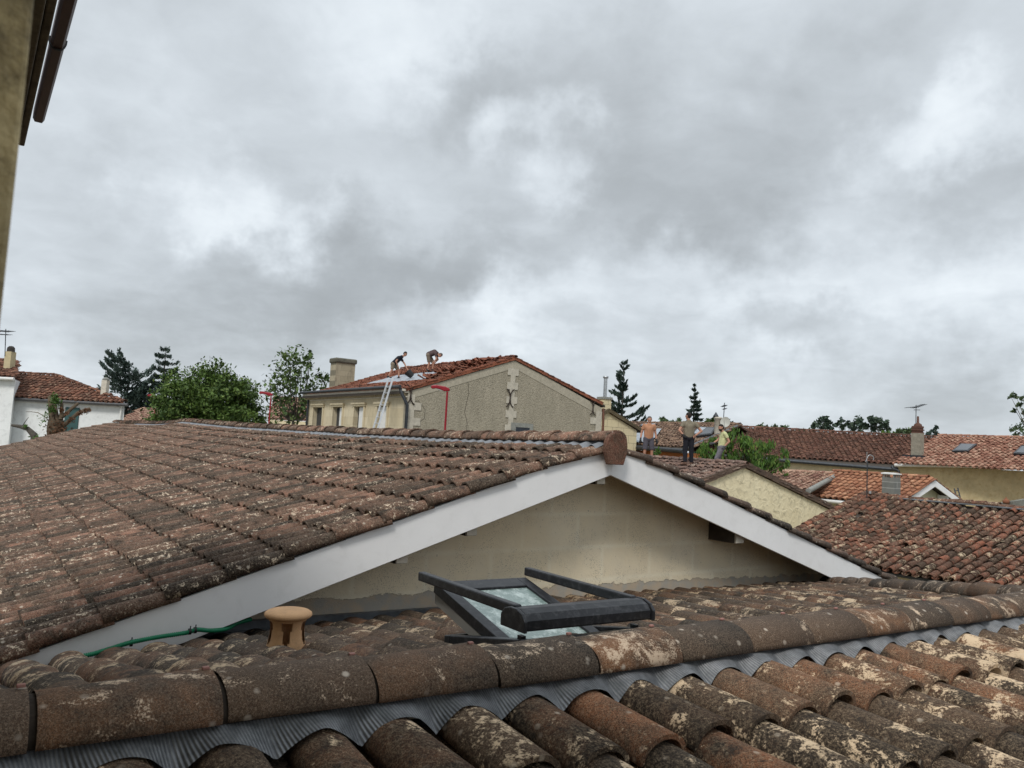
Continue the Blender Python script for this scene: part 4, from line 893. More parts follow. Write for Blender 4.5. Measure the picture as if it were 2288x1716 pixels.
def aerial(name, label, base, topp, booms, parent=None, r_=.02, Y=40):
    an = thing(name, base, label, 'aerial')
    MB().tube([base, topp], r_, 6).build('mast', M_['zincdark'], an)
    for (p, q, n_, ln) in booms:
        m = MB(); m.tube([p, q], r_ * .8, 5); t = q - p; x = np.cross(t / np.linalg.norm(t), ZZ); x = x / np.linalg.norm(x)
        for i in range(n_): c = p + t * (i + .5) / n_; m.tube([c - x * ln, c + x * ln], r_ * .5, 4)
        m.build('boom', M_['zincdark'], an)
    return an
aerial('roof_aerial', 'tall comb shaped roof aerial above the slim chimney of the pink roofed house', P(2046, 965, YA), P(2047, 905, YA), [(P(2024, 911, YA), P(2045, 909, YA), 6, .22), (P(2040, 912, YA - .3), P(2066, 903, YA + .3), 7, .18), (P(2042, 916, YA), P(2056, 916, YA), 3, .1)])
MB().tube(smoothpath([P(1993, 1041, 38.3), P(1996, 1048, 38.2), P(2007, 1052, 38), P(2008, 1062, 38), P(2008, 1140, 38)], 5), .06, 6).build('downpipe', M_['zincdark'], N_)
# little ladder, leaning on the yellow wall, and the grey wall at the edge
lad = thing('small_ladder', P(2146, 1120, 33), 'small grey metal ladder leaning by the yellow wall beside the white gable boards', 'ladder')
for (u0_, v0_, u1_, v1_) in ((2132, 1092, 2146, 1122), (2140, 1091, 2153, 1121)): MB().tube([P(u0_, v0_, 34.8), P(u1_, v1_ + 20, 33.4)], .03, 5).build('rail', M_['zincdark'], lad)
m = MB()
for t in (.1, .3, .5, .7): MB().tube([P(2132 + 14 * t, 1092 + 50 * t, 34.8 - 1.4 * t), P(2140 + 13 * t, 1091 + 50 * t, 34.8 - 1.4 * t)], .02, 4).build('rung', M_['zincdark'], lad)
gw = thing('grey_wall', P(2260, 1130, 24) * [1, 1, 0], 'weathered grey garden wall with a sloping top at the right edge', 'wall')
MB().prism([P(2195, 1132, 30) * [1, 1, 0], P(2380, 1132, 27) * [1, 1, 0], P(2380, 1106, 27), P(2288, 1114, 28.5), P(2212, 1126, 29.7), P(2195, 1130, 30)], DA * .3).build('wall', plain('grey_weathered_wall', (.20, .20, .18), .95, .3, 5, .4, stretch=(1, 1, .3), dirt=(.07, .07, .06), dirt_amt=.6), gw)
MB().lathe(P(2248, 1119, 29), [(.0, -.1), (.11, -.1), (.12, .0), (.08, .05), (.03, .08), (.03, .12), (0, .13)], 10).build('finial', plain('dull_terracotta', (.22, .09, .05), .9), gw)

# ------------------------------------------------------------------ M: weathered roof behind the roofers
Mr0, Mr1 = P(1398, 946, 52), P(1655, 950, 44); Me0, Me1 = P(1330, 990, 46.2), P(1527, 1005, 39.3)
Mh = thing('weathered_roofed_house', (Mr0 + Mr1) / 2 * [1, 1, 0], 'house with a weathered tile roof, roof glazing and orange timber cladding behind the roofers', 'house')
roof_quad(Mh, M_['tM'], Mr0, Mr1, Me0, Me1, pitch=.24, course=.35, nseg=5, jit=2.2, deck=M_['soffit'], caps=M_['tM'], pans=True)
MP = (Mr0, Mr1, Me0)
f = lambda p, q, t: p + (q - p) * t
mb0 = Mr0 + (Mr0 - Me0) * [1, 1, -1]; mb1 = Mr1 + (Mr1 - Me1) * [1, 1, -1]
MB().prism([f(Me0, Mr0, .08) * [1, 1, 0], f(Me1, Mr1, .08) * [1, 1, 0], mb1 * [1, 1, 0], mb0 * [1, 1, 0]], (0, 0, Me1[2] - .15)).build('wall', M_['wood'], Mh)
m = MB(); slope_solid(m, Mr0, Mr1, mb1, mb0, .1); m.build('rear_roof', M_['tM'], Mh)
MB().tube([Me0 - ZZ * .08, Me1 - ZZ * .08], .12, 8).build('gutter', M_['zincdark'], Mh)
MB().tube([Mr1 + ZZ * .03, Me1 + ZZ * .03], .075, 6).build('verge_flashing', M_['zinc'], Mh)
w = rwin([(1545, 972), (1585, 976), (1596, 957), (1560, 955)], 'roof_glazing', Mh, MP, .1, M_['plastic'])
w = rwin([(1555, 988 - 12), (1590, 972), (1600, 957), (1580, 956)], 'roof_glazing', Mh, MP, .16)
w = rwin([(1428, 953), (1462, 953), (1468, 948.5), (1436, 948.5)], 'roof_glazing', Mh, MP, .1, M_['plastic'])
cqq, _ = onplane(1603, 972, *MP); cc = abz(cqq); Yc = cqq[1]
chm = thing('round_chimney', cqq, 'short pale round chimney with a small pointed cowl and satellite dish beside it', 'chimney')
zt_ = P(1603, 936, Yc)[2]
MB().lathe((cqq[0], cqq[1], cqq[2] - .4), [(.20, 0), (.18, zt_ - cqq[2] + .4), (.22, zt_ - cqq[2] + .42), (.22, zt_ - cqq[2] + .5), (0, zt_ - cqq[2] + .5)], 14).build('stack', M_['quoin'], chm)
MB().lathe((cqq[0] - .12, cqq[1], zt_ + .1), [(.0, .28), (.15, .05), (.15, 0), (0, 0)], 10).build('cowl', M_['zincdark'], chm)
dpt = P(1621, 944, Yc - .3); m = MB(); T_ = V3((-.45, -.85, .28)); T_ /= np.linalg.norm(T_); X_ = np.cross(T_, ZZ); X_ /= np.linalg.norm(X_); Y_ = np.cross(X_, T_)
vs = [dpt]; fs = []
for i in range(1, 5):
    for k in range(16): t = 2 * pi * k / 16; rr_ = .27 * i / 4; vs.append(dpt + X_ * cos(t) * rr_ + Y_ * sin(t) * rr_ * 1.1 + T_ * .08 * (i / 4) ** 2)
for k in range(16): fs.append((0, 1 + k, 1 + (k + 1) % 16))
for i in range(3):
    for k in range(16): fs.append((1 + i * 16 + k, 1 + (i + 1) * 16 + k, 1 + (i + 1) * 16 + (k + 1) % 16, 1 + i * 16 + (k + 1) % 16))
dish = thing('satellite_dish', P(1622, 962, Yc - .2), 'pale satellite dish on a short pole beside the round chimney', 'satellite dish')
MB().add(vs, fs, True).build('dish', plain('dish_paint', (.42, .42, .38), .6, .1), dish); MB().tube([dpt - T_ * .02, dpt - T_ * .1 - ZZ * .05, dpt - T_ * .1 - ZZ * .95], .025, 5).build('pole', M_['metal'], dish); MB().tube([dpt - Y_ * .38 + T_ * .1, dpt + T_ * .38], .012, 4).build('arm', M_['metal'], dish)
aerial('roof_aerial', 'thin upright roof aerial behind the satellite dish', P(1616, 945, Yc + .2), P(1619, 900, Yc + .2), [(P(1614, 909, Yc), P(1622, 905, Yc + .8), 5, .12), (P(1616, 915, Yc), P(1622, 912, Yc + .4), 3, .1)], r_=.022)
ps = thing('plastic_sheet', onplane(1445, 985, *MP, .1)[0], 'white plastic sheet over the opened roof, behind the roofer in the orange shirt', 'plastic sheet')
qd = [onplane(u, v, *MP, .14)[0] for u, v in ((1412, 990), (1455, 989), (1478, 960), (1424, 959))]; vs = []; fs = []
for i in range(15):
    for j in range(9): a_, b_ = i / 14, j / 8; vs.append((qd[0] * (1 - a_) + qd[1] * a_) * (1 - b_) + (qd[3] * (1 - a_) + qd[2] * a_) * b_ + ZZ * .08 * R.random())
for i in range(14):
    for j in range(8): fs.append((i * 9 + j, (i + 1) * 9 + j, (i + 1) * 9 + j + 1, i * 9 + j + 1))
MB().add(vs, fs, True).build('sheet', M_['plastic'], ps)

# ------------------------------------------------------------------ K: yellow stone gable between the stone house and the roofers
Kb = 30.8; kA = atB(1358, 917, Kb); kR = atB(1423, 958, Kb); kL = atB(1320, 940, Kb)
Kh = thing('yellow_stone_house', W(kA[0], Kb + 2, -E), 'small yellow cut stone gable with a mossy verge, just right of the grey rendered gable', 'house')
MB().prism([W(kL[0], Kb, -E), W(kR[0], Kb, -E), W(kR[0], Kb, kR[2] - .1), W(kA[0], Kb, kA[2] - .1), W(kL[0], Kb, kL[2] - .1)], DB * 4).build('wall', M_['kstone'], Kh)
roof_quad(Kh, M_['tM'], W(kA[0], Kb - .1, kA[2]), W(kA[0], Kb + 4, kA[2]), W(kR[0] + .35, Kb - .1, kR[2] - .12), W(kR[0] + .35, Kb + 4, kR[2] - .12), deck=M_['soffit'], pans=True)
m = MB()
for sg, e_ in ((-1, kL), (1, kR)):
    m.prism([W(kA[0], Kb - .14, kA[2] + .1), W(e_[0] + .3 * sg, Kb - .14, e_[2] + .02), W(e_[0] + .3 * sg, Kb - .14, e_[2] - .16), W(kA[0], Kb - .14, kA[2] - .1)], DB * .14)
m.build('verge_tiles', tile_mat('mossy_verge', (.08, .06, .035), (.16, .12, .07), (.22, .17, .08), (.36, .32, .2), lich=.4, stain=.5, fine=25, spot=0, attr=False), Kh)
q = atB(1350, 920, Kb + .6); zt_ = atB(1350, 892, Kb + .6)[2]
kc = MB().gbox(q[0] - .22, q[0] + .30, Kb + .4, Kb + .9, q[2] - .8, zt_).build('chimney', M_['kstone'], Kh)
MB().gbox(q[0] - .27, q[0] + .35, Kb + .35, Kb + .95, zt_, zt_ + .12).build('chimney_cap', M_['concrete'], kc)
zf2 = atB(1350, 845, Kb + .6)[2]
MB().tube([W(q[0] + .02, Kb + .62, zt_ + .1), W(q[0] + .02, Kb + .62, zf2)], .10, 12).lathe(W(q[0] + .02, Kb + .62, zf2), [(.11, 0), (.15, .02), (.15, .12), (.0, .13)], 12).build('flue', M_['metal'], kc)
MB().gbox(kL[0], kA[0], Kb + .2, Kb + 4, -E, kL[2] - .3).build('wall', M_['kstone'], Kh) if False else None

# ------------------------------------------------------------------ white house at the left
def XY(u, v, Y): return P(u, v, Y)
YW = 38.
Wh = thing('white_house', P(150, 940, YW) * [1, 1, 0], 'white painted house at the left with a dark red tile roof', 'house')
we0, we1 = P(20, 886, YW), P(280, 902, YW); zw = (we0[2] + we1[2]) / 2; we0[2] = we1[2] = zw
wr0, wr1 = P(20, 836, YW + 3.2), P(125, 839, YW + 3.2); zr = (wr0[2] + wr1[2]) / 2; wr0[2] = wr1[2] = zr
roof_quad(Wh, M_['tW'], wr0, wr1, we0, we1, pitch=.25, course=.36, nseg=6, jit=2, deck=M_['soffit'], caps=M_['tW'], pans=True)
hp = [wr1 + (we1 - wr1) * t + ZZ * .06 for t in np.linspace(0, 1, 10)]; cap_row('hip_tiles', M_['tW'], Wh, hp, .4, r=(.12, .1), h=(.1, .08), nseg=7, jit=2)
m = MB(); e3 = we1 + V3((-3.6, 6.4, 0)); slope_solid(m, wr1, we1, e3, wr1 + V3((0, .01, 0)), .05); m.build('roof_deck', M_['tW'], Wh)
xw1 = P(272, 905, YW)[0]; xw0 = P(-40, 900, YW)[0]
MB().box((xw0, YW + .3, 0), (xw1 - xw0, 0, 0), (-3.3, 6, 0), (0, 0, zw - .1)).build('wall', M_['whitewall'], Wh)
MB().tube([we0 - ZZ * .07, we1 - ZZ * .07 + V3((.12, 0, 0))], .08, 8).build('gutter', M_['grey'], Wh)
MB().tube([(xw1 - .12, YW + .2, zw - .1), (xw1 - .12, YW + .2, 0)], .05, 6).build('downpipe', M_['whitecap'], Wh)
a_, b_ = P(140, 909, YW), P(171, 909, YW); dz_ = P(150, 968, YW)[2]
dr = MB().box((a_[0], YW + .24, dz_), (b_[0] - a_[0], 0, 0), (0, .058, 0), (0, 0, a_[2] - dz_)).build('shutter', M_['shutter'], Wh)
m = MB()
for (u0_, u1_, v_) in ((32, 112, 898), (180, 258, 905)):
    p, q = P(u0_, v_, YW), P(u1_, v_ + (u1_ - u0_) * .05, YW); m.box((p[0], YW + .27, p[2]), (q[0] - p[0], 0, 0), (0, .03, 0), (0, 0, .05))
m.build('wall_band', M_['whitecap'], Wh)
# taller bay on its left
bx0, bx1 = P(-60, 840, YW - .6)[0], P(31, 845, YW - .6)[0]; bz = P(20, 843, YW - .6)[2]; bzr = P(20, 806, YW + 2)[2]
MB().box((bx0, YW - .5, 0), (bx1 - bx0, 0, 0), (-2.6, 5, 0), (0, 0, bz - .08)).build('wall', M_['whitewall'], Wh)
roof_quad(Wh, M_['tW'], (bx0 - 2, YW + 2.4, bzr), (P(37, 806, YW + 2.4)[0], YW + 2.4, bzr), (bx0, YW - .7, bz), (bx1 + .1, YW - .7, bz), pitch=.25, course=.36, nseg=6, jit=2, deck=M_['soffit'], caps=M_['tW'], pans=True)
MB().box((bx1 - .08, YW - .7, bz - .06), (.16, 0, 0), (P(37, 806, YW + 2.4)[0] - bx1 - .1, 3.1, bzr - bz), (0, 0, .12)).build('verge', M_['tW'] if False else M_['soffit'], Wh)
MB().tube([(bx0, YW - .75, bz - .08), (bx1 + .1, YW - .75, bz - .08)], .08, 8).build('gutter', M_['whitecap'], Wh)
cx, cz = P(21, 815, YW + .8), P(21, 786, YW + .8)[2]
kc = MB().box((cx[0] - .16, YW + .6, cx[2] - .6), (.32, 0, 0), (0, .4, 0), (0, 0, cz - cx[2] + .6)).build('chimney', plain('beige_chimney', (.50, .43, .27), .9, .1, 5), Wh)
MB().lathe((cx[0], YW + .8, cz), [(.2, 0), (.18, .03), (.18, .1), (.17, .2), (.10, .28), (0, .30)], 14).build('chimney_pot', plain('sooty_pot', (.05, .045, .04), .9), kc)
cx2 = P(234, 888, YW + 1); cz2 = P(236, 850, YW + 1)[2]
kc = MB().box((cx2[0] - .13, YW + .8, cx2[2] - .4), (.26, 0, 0), (0, .3, 0), (0, 0, cz2 - cx2[2] + .4)).build('chimney', M_['quoin'], Wh)
MB().lathe((cx2[0], YW + .95, cz2), [(.15, 0), (.17, .03), (.15, .09), (.06, .15), (0, .16)], 12).build('chimney_cap', M_['concrete'], kc)
aerial('roof_aerial', 'grid shaped roof aerial on a thin mast beside the domed chimney at far left', P(11, 796, YW + .6), P(13, 735, YW + .6), [(P(0, 741, YW), P(20, 739, YW + 1.), 5, .35), (P(2, 748, YW), P(16, 747, YW + .6), 3, .3)], r_=.022)
# glimpse of roofs beyond
for (nm_, lb, mat, q4, hgt) in (('pale_pink_roof_house', 'low far house with a pale pink tile roof between the white house and round tree', M_['tP'], (P(318, 912, 60), P(350, 914, 60), P(262, 941, 55), P(352, 946, 55)), .3),
                           ('far_red_roof_house', 'far house with a dull red hipped roof behind the white house corner', M_['tN'], (P(272, 912, 72), P(300, 914, 72), P(262, 928, 68), P(318, 930, 68)), .2),
                           ('far_orange_house', 'far house with a faded orange roof glimpsed between the round tree and stone house', M_['tP'], (P(612, 886, 75), P(685, 889, 75), P(600, 935, 66), P(690, 940, 66)), .2)):
    h_ = thing(nm_, (q4[2] + q4[3]) / 2 * [1, 1, 0], lb, 'house')
    roof_quad(h_, mat, *q4, pitch=.3, course=.4, nseg=4, jit=1.5)
    bk = [q4[2] * [1, 1, 0], q4[3] * [1, 1, 0], q4[1] * [1, 1, 0], q4[0] * [1, 1, 0]]; MB().prism(bk, (0, 0, q4[2][2] - .1)).build('wall', M_['cream'], h_)

# ------------------------------------------------------------------ trees
def leaves(name, mat, parent, C, size, dirs=None, flat=.5, asp=1.6, vary=.35, tone=None):
    """one small four-cornered leaf (or leaf spray) per centre"""
    C = np.asarray(C); n = len(C); a = NR.normal(size=(n, 3)); 
    if dirs is not None: a = np.asarray(dirs) + a * .25
    a /= np.linalg.norm(a, axis=1)[:, None] + 1e-9
    b = NR.normal(size=(n, 3)); b[:, 2] *= flat; b -= a * (a * b).sum(1)[:, None]; b /= np.linalg.norm(b, axis=1)[:, None] + 1e-9
    s = (size * (1 + vary * NR.normal(size=n)))[:, None]; s = np.clip(s, size * .4, size * 2)
    V = np.stack([C - a * s * asp * .5, C + b * s * .42, C + a * s * asp * .5, C - b * s * .42], 1).reshape(-1, 3)
    F = np.arange(4 * n).reshape(-1, 4); tc = NR.rand(n, 3)
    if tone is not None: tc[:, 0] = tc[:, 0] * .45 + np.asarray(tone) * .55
    tc = np.repeat(tc, 4, axis=0)
    return big_mesh(name, V, F, tc, mat, parent, False)
def limb(m, p, d, ln, r, n=5, wob=.15, up=.0):
    p = V3(p); d = V3(d) / np.linalg.norm(d); pts = [p]; rs = [r]
    for i in range(n):
        d = d + NR.normal(size=3) * wob + ZZ * up; d /= np.linalg.norm(d); p = p + d * ln / n; pts.append(p); rs.append(max(r * (1 - .85 * (i + 1) / n), .006))
    m.tube(pts, rs, 6, False); return pts
def broadleaf(name, label, base, H, spread, crown_z0, nclump, nleaf, lsize, mat, bark, group=None, clump=.55, power=.5, squash=1., cat='tree', trunk=.2, lean=(0, 0), dirs=None):
    t = thing(name, base, label, cat, group); base = V3(base); m = MB(); C = []; D = []; TN = []
    top_ = base + ZZ * H; m.tube([base, base + ZZ * H * .35 + V3((lean[0] * .3, lean[1] * .3, 0)), base + ZZ * H * .85 + V3((*lean, 0)) * .8], [trunk, trunk * .7, trunk * .15], 8)
    cc = base + ZZ * (crown_z0 + (H - crown_z0) * .5) + V3((*lean, 0)) * .5; hz = (H - crown_z0) * .5
    for i in range(nclump):
        v = NR.normal(size=3); v /= np.linalg.norm(v); rr_ = NR.rand() ** power
        if v[2] < -.2: v[2] *= .8
        p = cc + v * rr_ * V3((spread, spread, hz * squash)) * (.80 + .20 * NR.rand())
        k = max(4, int(nleaf * (.6 + .8 * NR.rand()))); cs = clump * (.6 + .8 * NR.rand())
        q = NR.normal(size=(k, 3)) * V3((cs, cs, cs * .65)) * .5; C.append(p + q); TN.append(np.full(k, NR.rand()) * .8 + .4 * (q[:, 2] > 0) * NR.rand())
        if i % 3 == 0: a_ = base + ZZ * (crown_z0 * .8 + (p[2] - base[2] - crown_z0) * .4 * R.random()); mid = (a_ + p) / 2 + NR.normal(size=3) * .12; m.tube([a_, mid, p], [trunk * .25, trunk * .13, .012], 5, False)
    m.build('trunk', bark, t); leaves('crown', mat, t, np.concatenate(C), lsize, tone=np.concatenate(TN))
    return t
def conifer(name, label, base, H, z0, rfun, tiers, mat, bark, droop=.15, size=.16, per=5, needles=22, lop=(0, 0), trunk=.22, cat='tree', group=None, up=.0, asp=2.2, soft=1.):
    t = thing(name, base, label, cat, group); base = V3(base); m = MB(); m.tube([base, base + ZZ * H * .5, base + ZZ * H * .99], [trunk, trunk * .6, .015], 7); C = []; D = []
    for i in range(tiers):
        f_ = i / (tiers - 1); z = z0 + (H - z0) * f_ ** .95
        n = max(3, int(per * (1.2 - f_ * .6)))
        for k in range(n):
            az = R.random() * 6.283; ln = rfun(f_) * (.65 + .5 * R.random()) * (1 + lop[0] * cos(az) + lop[1] * sin(az))
            d = V3((cos(az), sin(az), up - droop * .3)); p = base + ZZ * (z + .1 * R.random()); pts = [p]
            for s_ in range(5):
                d = d + V3((0, 0, -droop * .35 + .09 * s_ * (1 if up >= 0 else 0))) + NR.normal(size=3) * .07; p = p + d / np.linalg.norm(d) * ln / 5; pts.append(p)
            m.tube(pts, [.035 * (1 - f_ * .6), .03, .024, .018, .012, .007], 4, False)
            A = np.array(pts); nn = int(needles * (ln + .35))
            tt = NR.rand(nn) ** .75 * 5; i0 = np.minimum(tt.astype(int), 4); fr = (tt - i0)[:, None]; c = A[i0] * (1 - fr) + A[i0 + 1] * fr
            side = np.cross(d, ZZ); side /= np.linalg.norm(side) + 1e-9
            w = soft * (.12 + .13 * ln) * (1 - tt / 6.5); off = side[None] * (NR.uniform(-1, 1, nn) * w)[:, None]; c = c + off + ZZ * (NR.normal(size=nn) * .05 * soft)[:, None] - ZZ * (abs(off).sum(1) * .25)[:, None]
            C.append(c); D.append(off * 2 + d[None] * .5 + NR.normal(size=(nn, 3)) * .15)
    m.build('trunk', bark, t); D = np.concatenate(D); D /= np.linalg.norm(D, axis=1)[:, None] + 1e-9
    leaves('crown', mat, t, np.concatenate(C), size, dirs=D, flat=.3, asp=asp); return t
def gp(u, Y): p = P(u, 960, Y); return V3((p[0], p[1], 0))
def hz(u, v, Y): return P(u, v, Y)[2]     # height above the ground of a point seen at (u, v)

# big round tree left of the stone house
Y = 50; b0 = gp(462, Y)
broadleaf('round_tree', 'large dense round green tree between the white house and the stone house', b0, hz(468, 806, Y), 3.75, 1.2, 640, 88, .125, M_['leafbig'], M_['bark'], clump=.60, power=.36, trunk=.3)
# sparse young tree beside the stone house
Y = 47; b0 = gp(648, Y)
sp = thing('sparse_tree', b0, 'light sparse young tree with open twiggy crown just left of the stone house', 'tree'); m = MB(); C = []
for (u, v, s_) in ((648, 800, .5), (662, 798, .5), (630, 822, .55), (618, 850, .6), (675, 812, .5), (640, 835, .7), (665, 838, .75), (690, 800, .16), (694, 788, .13), (692, 815, .18), (712, 838, .22), (722, 850, .3), (728, 845, .15), (655, 870, .9), (680, 868, .8), (632, 880, .8), (700, 872, .6), (622, 905, .7), (660, 905, 1.0), (690, 910, .8), (640, 930, 1.), (615, 870, .35), (705, 890, .5)):
    p = P(u, v, Y + NR.normal() * .6); st = P(655 + (u - 655) * .25, 940, Y); m.tube([st, (st + p) / 2 + V3(((u - 655) * .004, 0, -.1)), p], [.05, .03, .008], 5, False)
    k = int(150 * s_); q = NR.normal(size=(k, 3)) * V3((s_, s_, s_)) * .62; C.append(p + q)
m.tube([b0, P(655, 940, Y)], [.14, .08], 7); m.build('trunk', M_['barkgrey'], sp); leaves('crown', M_['leafbirch'], sp, np.concatenate(C), .16)
# cedars far left
Y = 68; b0 = gp(277, Y)
cd = conifer('cedar_tree', 'flat topped dark cedar with bare spreading limbs, left of the taller cedar', b0, hz(280, 815, Y), 1.2, lambda f_: 2.0 + 1.2 * sin(pi * min(1, f_ * .9)) , 17, M_['needle'], M_['barkgrey'], droop=.0, size=.15, per=6, needles=75, trunk=.26, up=.08, soft=1.9)
b0 = gp(355, Y)
conifer('cedar_tree', 'tall dark cedar with drooping tiered branches behind the big round tree', b0, hz(360, 780, Y), .8, lambda f_: 3.3 * (1 - f_) ** .7 + .4, 18, M_['needle'], M_['barkgrey'], droop=.22, size=.12, per=7, soft=1.7, needles=85, trunk=.3)
broadleaf('small_shrub_tree', 'small pale tree top just left of the far chimney of the white house', gp(222, 58), hz(222, 862, 58), .7, 3., 14, 16, .16, M_['leafbirch'], M_['barkgrey'], clump=.5, trunk=.08)
# conifers behind the roofers
Y = 60; b0 = gp(1388, Y)
conifer('spruce_tree', 'large dark conifer with long ragged branches right of the metal flue', b0, hz(1386, 812, Y), 1.5, lambda f_: 3.1 * (1 - f_) ** .9 + .32, 24, M_['spruce'], M_['barkgrey'], droop=.0, size=.15, per=6, needles=34, lop=(.22, 0), up=.12)
Y = 70; b0 = gp(1549, Y)
conifer('spruce_tree', 'slender pointed dark conifer behind the roofer in the green shirt', b0, hz(1547, 862, Y), 2, lambda f_: 1.6 * (1 - f_) ** .85 + .12, 24, M_['spruce'], M_['barkgrey'], droop=.2, size=.16, per=6, needles=38)
# bush tree behind the stucco house
def blobtree(name, label, pts, Y, mat, bark, lsize, dens, depth=.8, cat='tree', base=None, asp=1.6, dirs=None):
    u0_ = sum(p[0] for p in pts) / len(pts); t = thing(name, gp(base or u0_, Y), label, cat); m = MB(); C = []
    st = P(base or u0_, max(p[1] for p in pts) + 15, Y); m.tube([gp(base or u0_, Y), st], [.14, .09], 7)
    for (u, v, rp) in pts:
        s_ = rp / FPX * Y; p = P(u, v, Y + NR.normal() * depth * .5); m.tube([st, (st + p) / 2, p], [.05, .03, .01], 5, False)
        k = int(dens * s_ * s_) + 8
        for c in range(6):
            v_ = NR.normal(size=3); v_ /= np.linalg.norm(v_); q = p + v_ * s_ * (.35 + .5 * NR.rand()); C.append(q + NR.normal(size=(k // 6 + 2, 3)) * s_ * .27)
    m.build('trunk', bark, t); C = np.concatenate(C); leaves('crown', mat, t, C, lsize, asp=asp, dirs=None if dirs is None else np.tile(dirs, (len(C), 1)), flat=1.); return t
blobtree('leafy_tree', 'bright green leafy tree behind the roofer in the yellow shirt', [(1575, 1010, 17), (1590, 985, 10), (1600, 1018, 18), (1625, 995, 18), (1638, 972, 9), (1642, 960, 6), (1640, 1020, 18), (1660, 988, 18), (1680, 1000, 20), (1668, 1025, 20), (1700, 1005, 18), (1705, 1030, 20), (1722, 1000, 12), (1735, 1022, 16), (1752, 1015, 10), (1745, 1045, 12), (1725, 1050, 12), (1760, 1035, 8), (1755, 1062, 7), (1720, 1065, 8), (1690, 1045, 16), (1580, 1030, 14), (1610, 1040, 14), (1650, 1045, 14), (1572, 1000, 8)], 32.5, M_['leafbush'], M_['bark'], .058, 3000, base=1670, asp=2.6, dirs=(0, -.1, -1.))
blobtree('ivy_bush', 'small round green bush under the gutter right of the roofer in the orange shirt', [(1462, 1012, 6), (1470, 1010, 7), (1466, 1019, 6)], 33, M_['leafbush'], M_['bark'], .10, 900, cat='bush', depth=.2)
# far tree line, each crown its own tree
for (lb, pts, Y, mt) in (('rounded far tree left of the roofer in the green shirt', [(1481, 938, 8), (1476, 945, 6), (1489, 944, 7)], 95, 'far'), ('low far tree between the two rooftop figures', [(1502, 945, 6), (1495, 946, 5), (1520, 942, 8), (1512, 945, 7)], 95, 'far'),
        ('yellowish far shrub just left of the round chimney', [(1580, 943, 9), (1590, 940, 8), (1576, 948, 6), (1596, 946, 5)], 80, 'leafbirch'), ('dark little conifer tops right of the satellite dish', [(1627, 940, 4), (1628, 946, 5), (1637, 945, 3)], 80, 'spruce'),
        ('grey green far tree at the left of the far tree line', [(1697, 956, 6), (1703, 953, 7), (1712, 957, 7)], 120, 'far'), ('long low far hedge of trees above the brown roof ridge', [(1722, 957, 6), (1733, 955, 6), (1745, 957, 6), (1757, 958, 6), (1768, 961, 5), (1782, 962, 5), (1797, 962, 5), (1812, 964, 6)], 120, 'far'),
        ('tallest umbrella pine in the far row above the brown roof', [(1840, 935, 11), (1828, 946, 10), (1850, 948, 10), (1838, 955, 12), (1818, 953, 5), (1858, 958, 7)], 110, 'pine'), ('thin crowned far pine between two denser pines', [(1868, 948, 7), (1880, 942, 8), (1893, 948, 8), (1880, 956, 7), (1903, 954, 6)], 110, 'pine'),
        ('left half of the broad dark pine pair behind the brown roof', [(1912, 945, 8), (1922, 941, 9), (1925, 955, 11), (1908, 957, 8), (1936, 948, 9)], 108, 'pine'), ('broad domed dark pine nearest the slim chimney', [(1950, 938, 10), (1963, 940, 11), (1975, 945, 9), (1955, 953, 12), (1972, 957, 10), (1985, 958, 6)], 106, 'pine'),
        ('bright low green shrub at the pine feet, left of the slim chimney', [(1972, 968, 5), (1985, 970, 6), (1998, 970, 6)], 90, 'leafbush'), ('low rounded grey green tree touching the slim chimney', [(2010, 966, 9), (2022, 964, 9), (2033, 966, 8)], 90, 'far'),
        ('small dark pointed bush right of the slim chimney', [(2090, 960, 5), (2085, 968, 7), (2075, 971, 6), (2092, 970, 5), (2091, 954, 3)], 60, 'spruce')):
    blobtree('far_tree', lb, pts, Y, M_[mt], M_['barkgrey'], Y * .0030, 150 * (110 / Y) ** 2, depth=1.)
blobtree('edge_tree', 'dark leafy tree cut off by the right edge of the view', [(2258, 885, 6), (2270, 884, 8), (2284, 888, 9), (2278, 905, 8), (2268, 915, 6), (2290, 920, 9), (2288, 940, 10), (2262, 958, 8), (2275, 955, 10), (2290, 962, 12), (2270, 972, 8), (2300, 900, 12), (2305, 940, 14)], 55, M_['far'], M_['bark'], .17, 110, base=2310)

# pollarded tree with ivy, in front of the white house
Y = 33.5; pt = thing('pollarded_tree', gp(127, Y), 'cut back tree with bare stubs, ivy and brown leaves before the white house', 'tree'); m = MB()
m.tube([gp(127, Y), P(125, 985, Y), P(124, 955, Y), P(126, 938, Y)], [.35, .34, .33, .30], 12)
for pts, r0_ in (([(118, 945), (115, 920), (113, 900), (112, 886)], .14), ([(130, 942), (126, 925), (123, 908), (123, 906)], .10), ([(136, 938), (138, 920), (138, 900)], .10), ([(138, 932), (150, 922), (165, 909), (175, 901)], .085), ([(138, 955), (155, 940), (175, 922), (190, 916), (202, 913)], .09), ([(112, 945), (102, 932), (85, 922), (70, 920), (58, 920)], .022)):
    q = [P(u, v, Y + .1 * i) for i, (u, v) in enumerate(pts)]; m.tube(q, list(np.linspace(r0_, r0_ * .7 if r0_ > .03 else .01, len(q))), 8)
m.build('trunk', M_['bark'], pt)
C = [];
for (u, v, s_, k) in ((126, 957, .33, 170), (120, 968, .3, 160), (135, 955, .28, 120), (128, 972, .35, 200), (160, 938, .10, 60), (180, 923, .1, 60), (195, 917, .1, 60), (150, 925, .08, 30), (138, 915, .09, 50)): C.append(P(u, v, Y - .15) + NR.normal(size=(k, 3)) * s_ * .6)
leaves('ivy', M_['rust'], pt, np.concatenate(C), .06)
C = [];
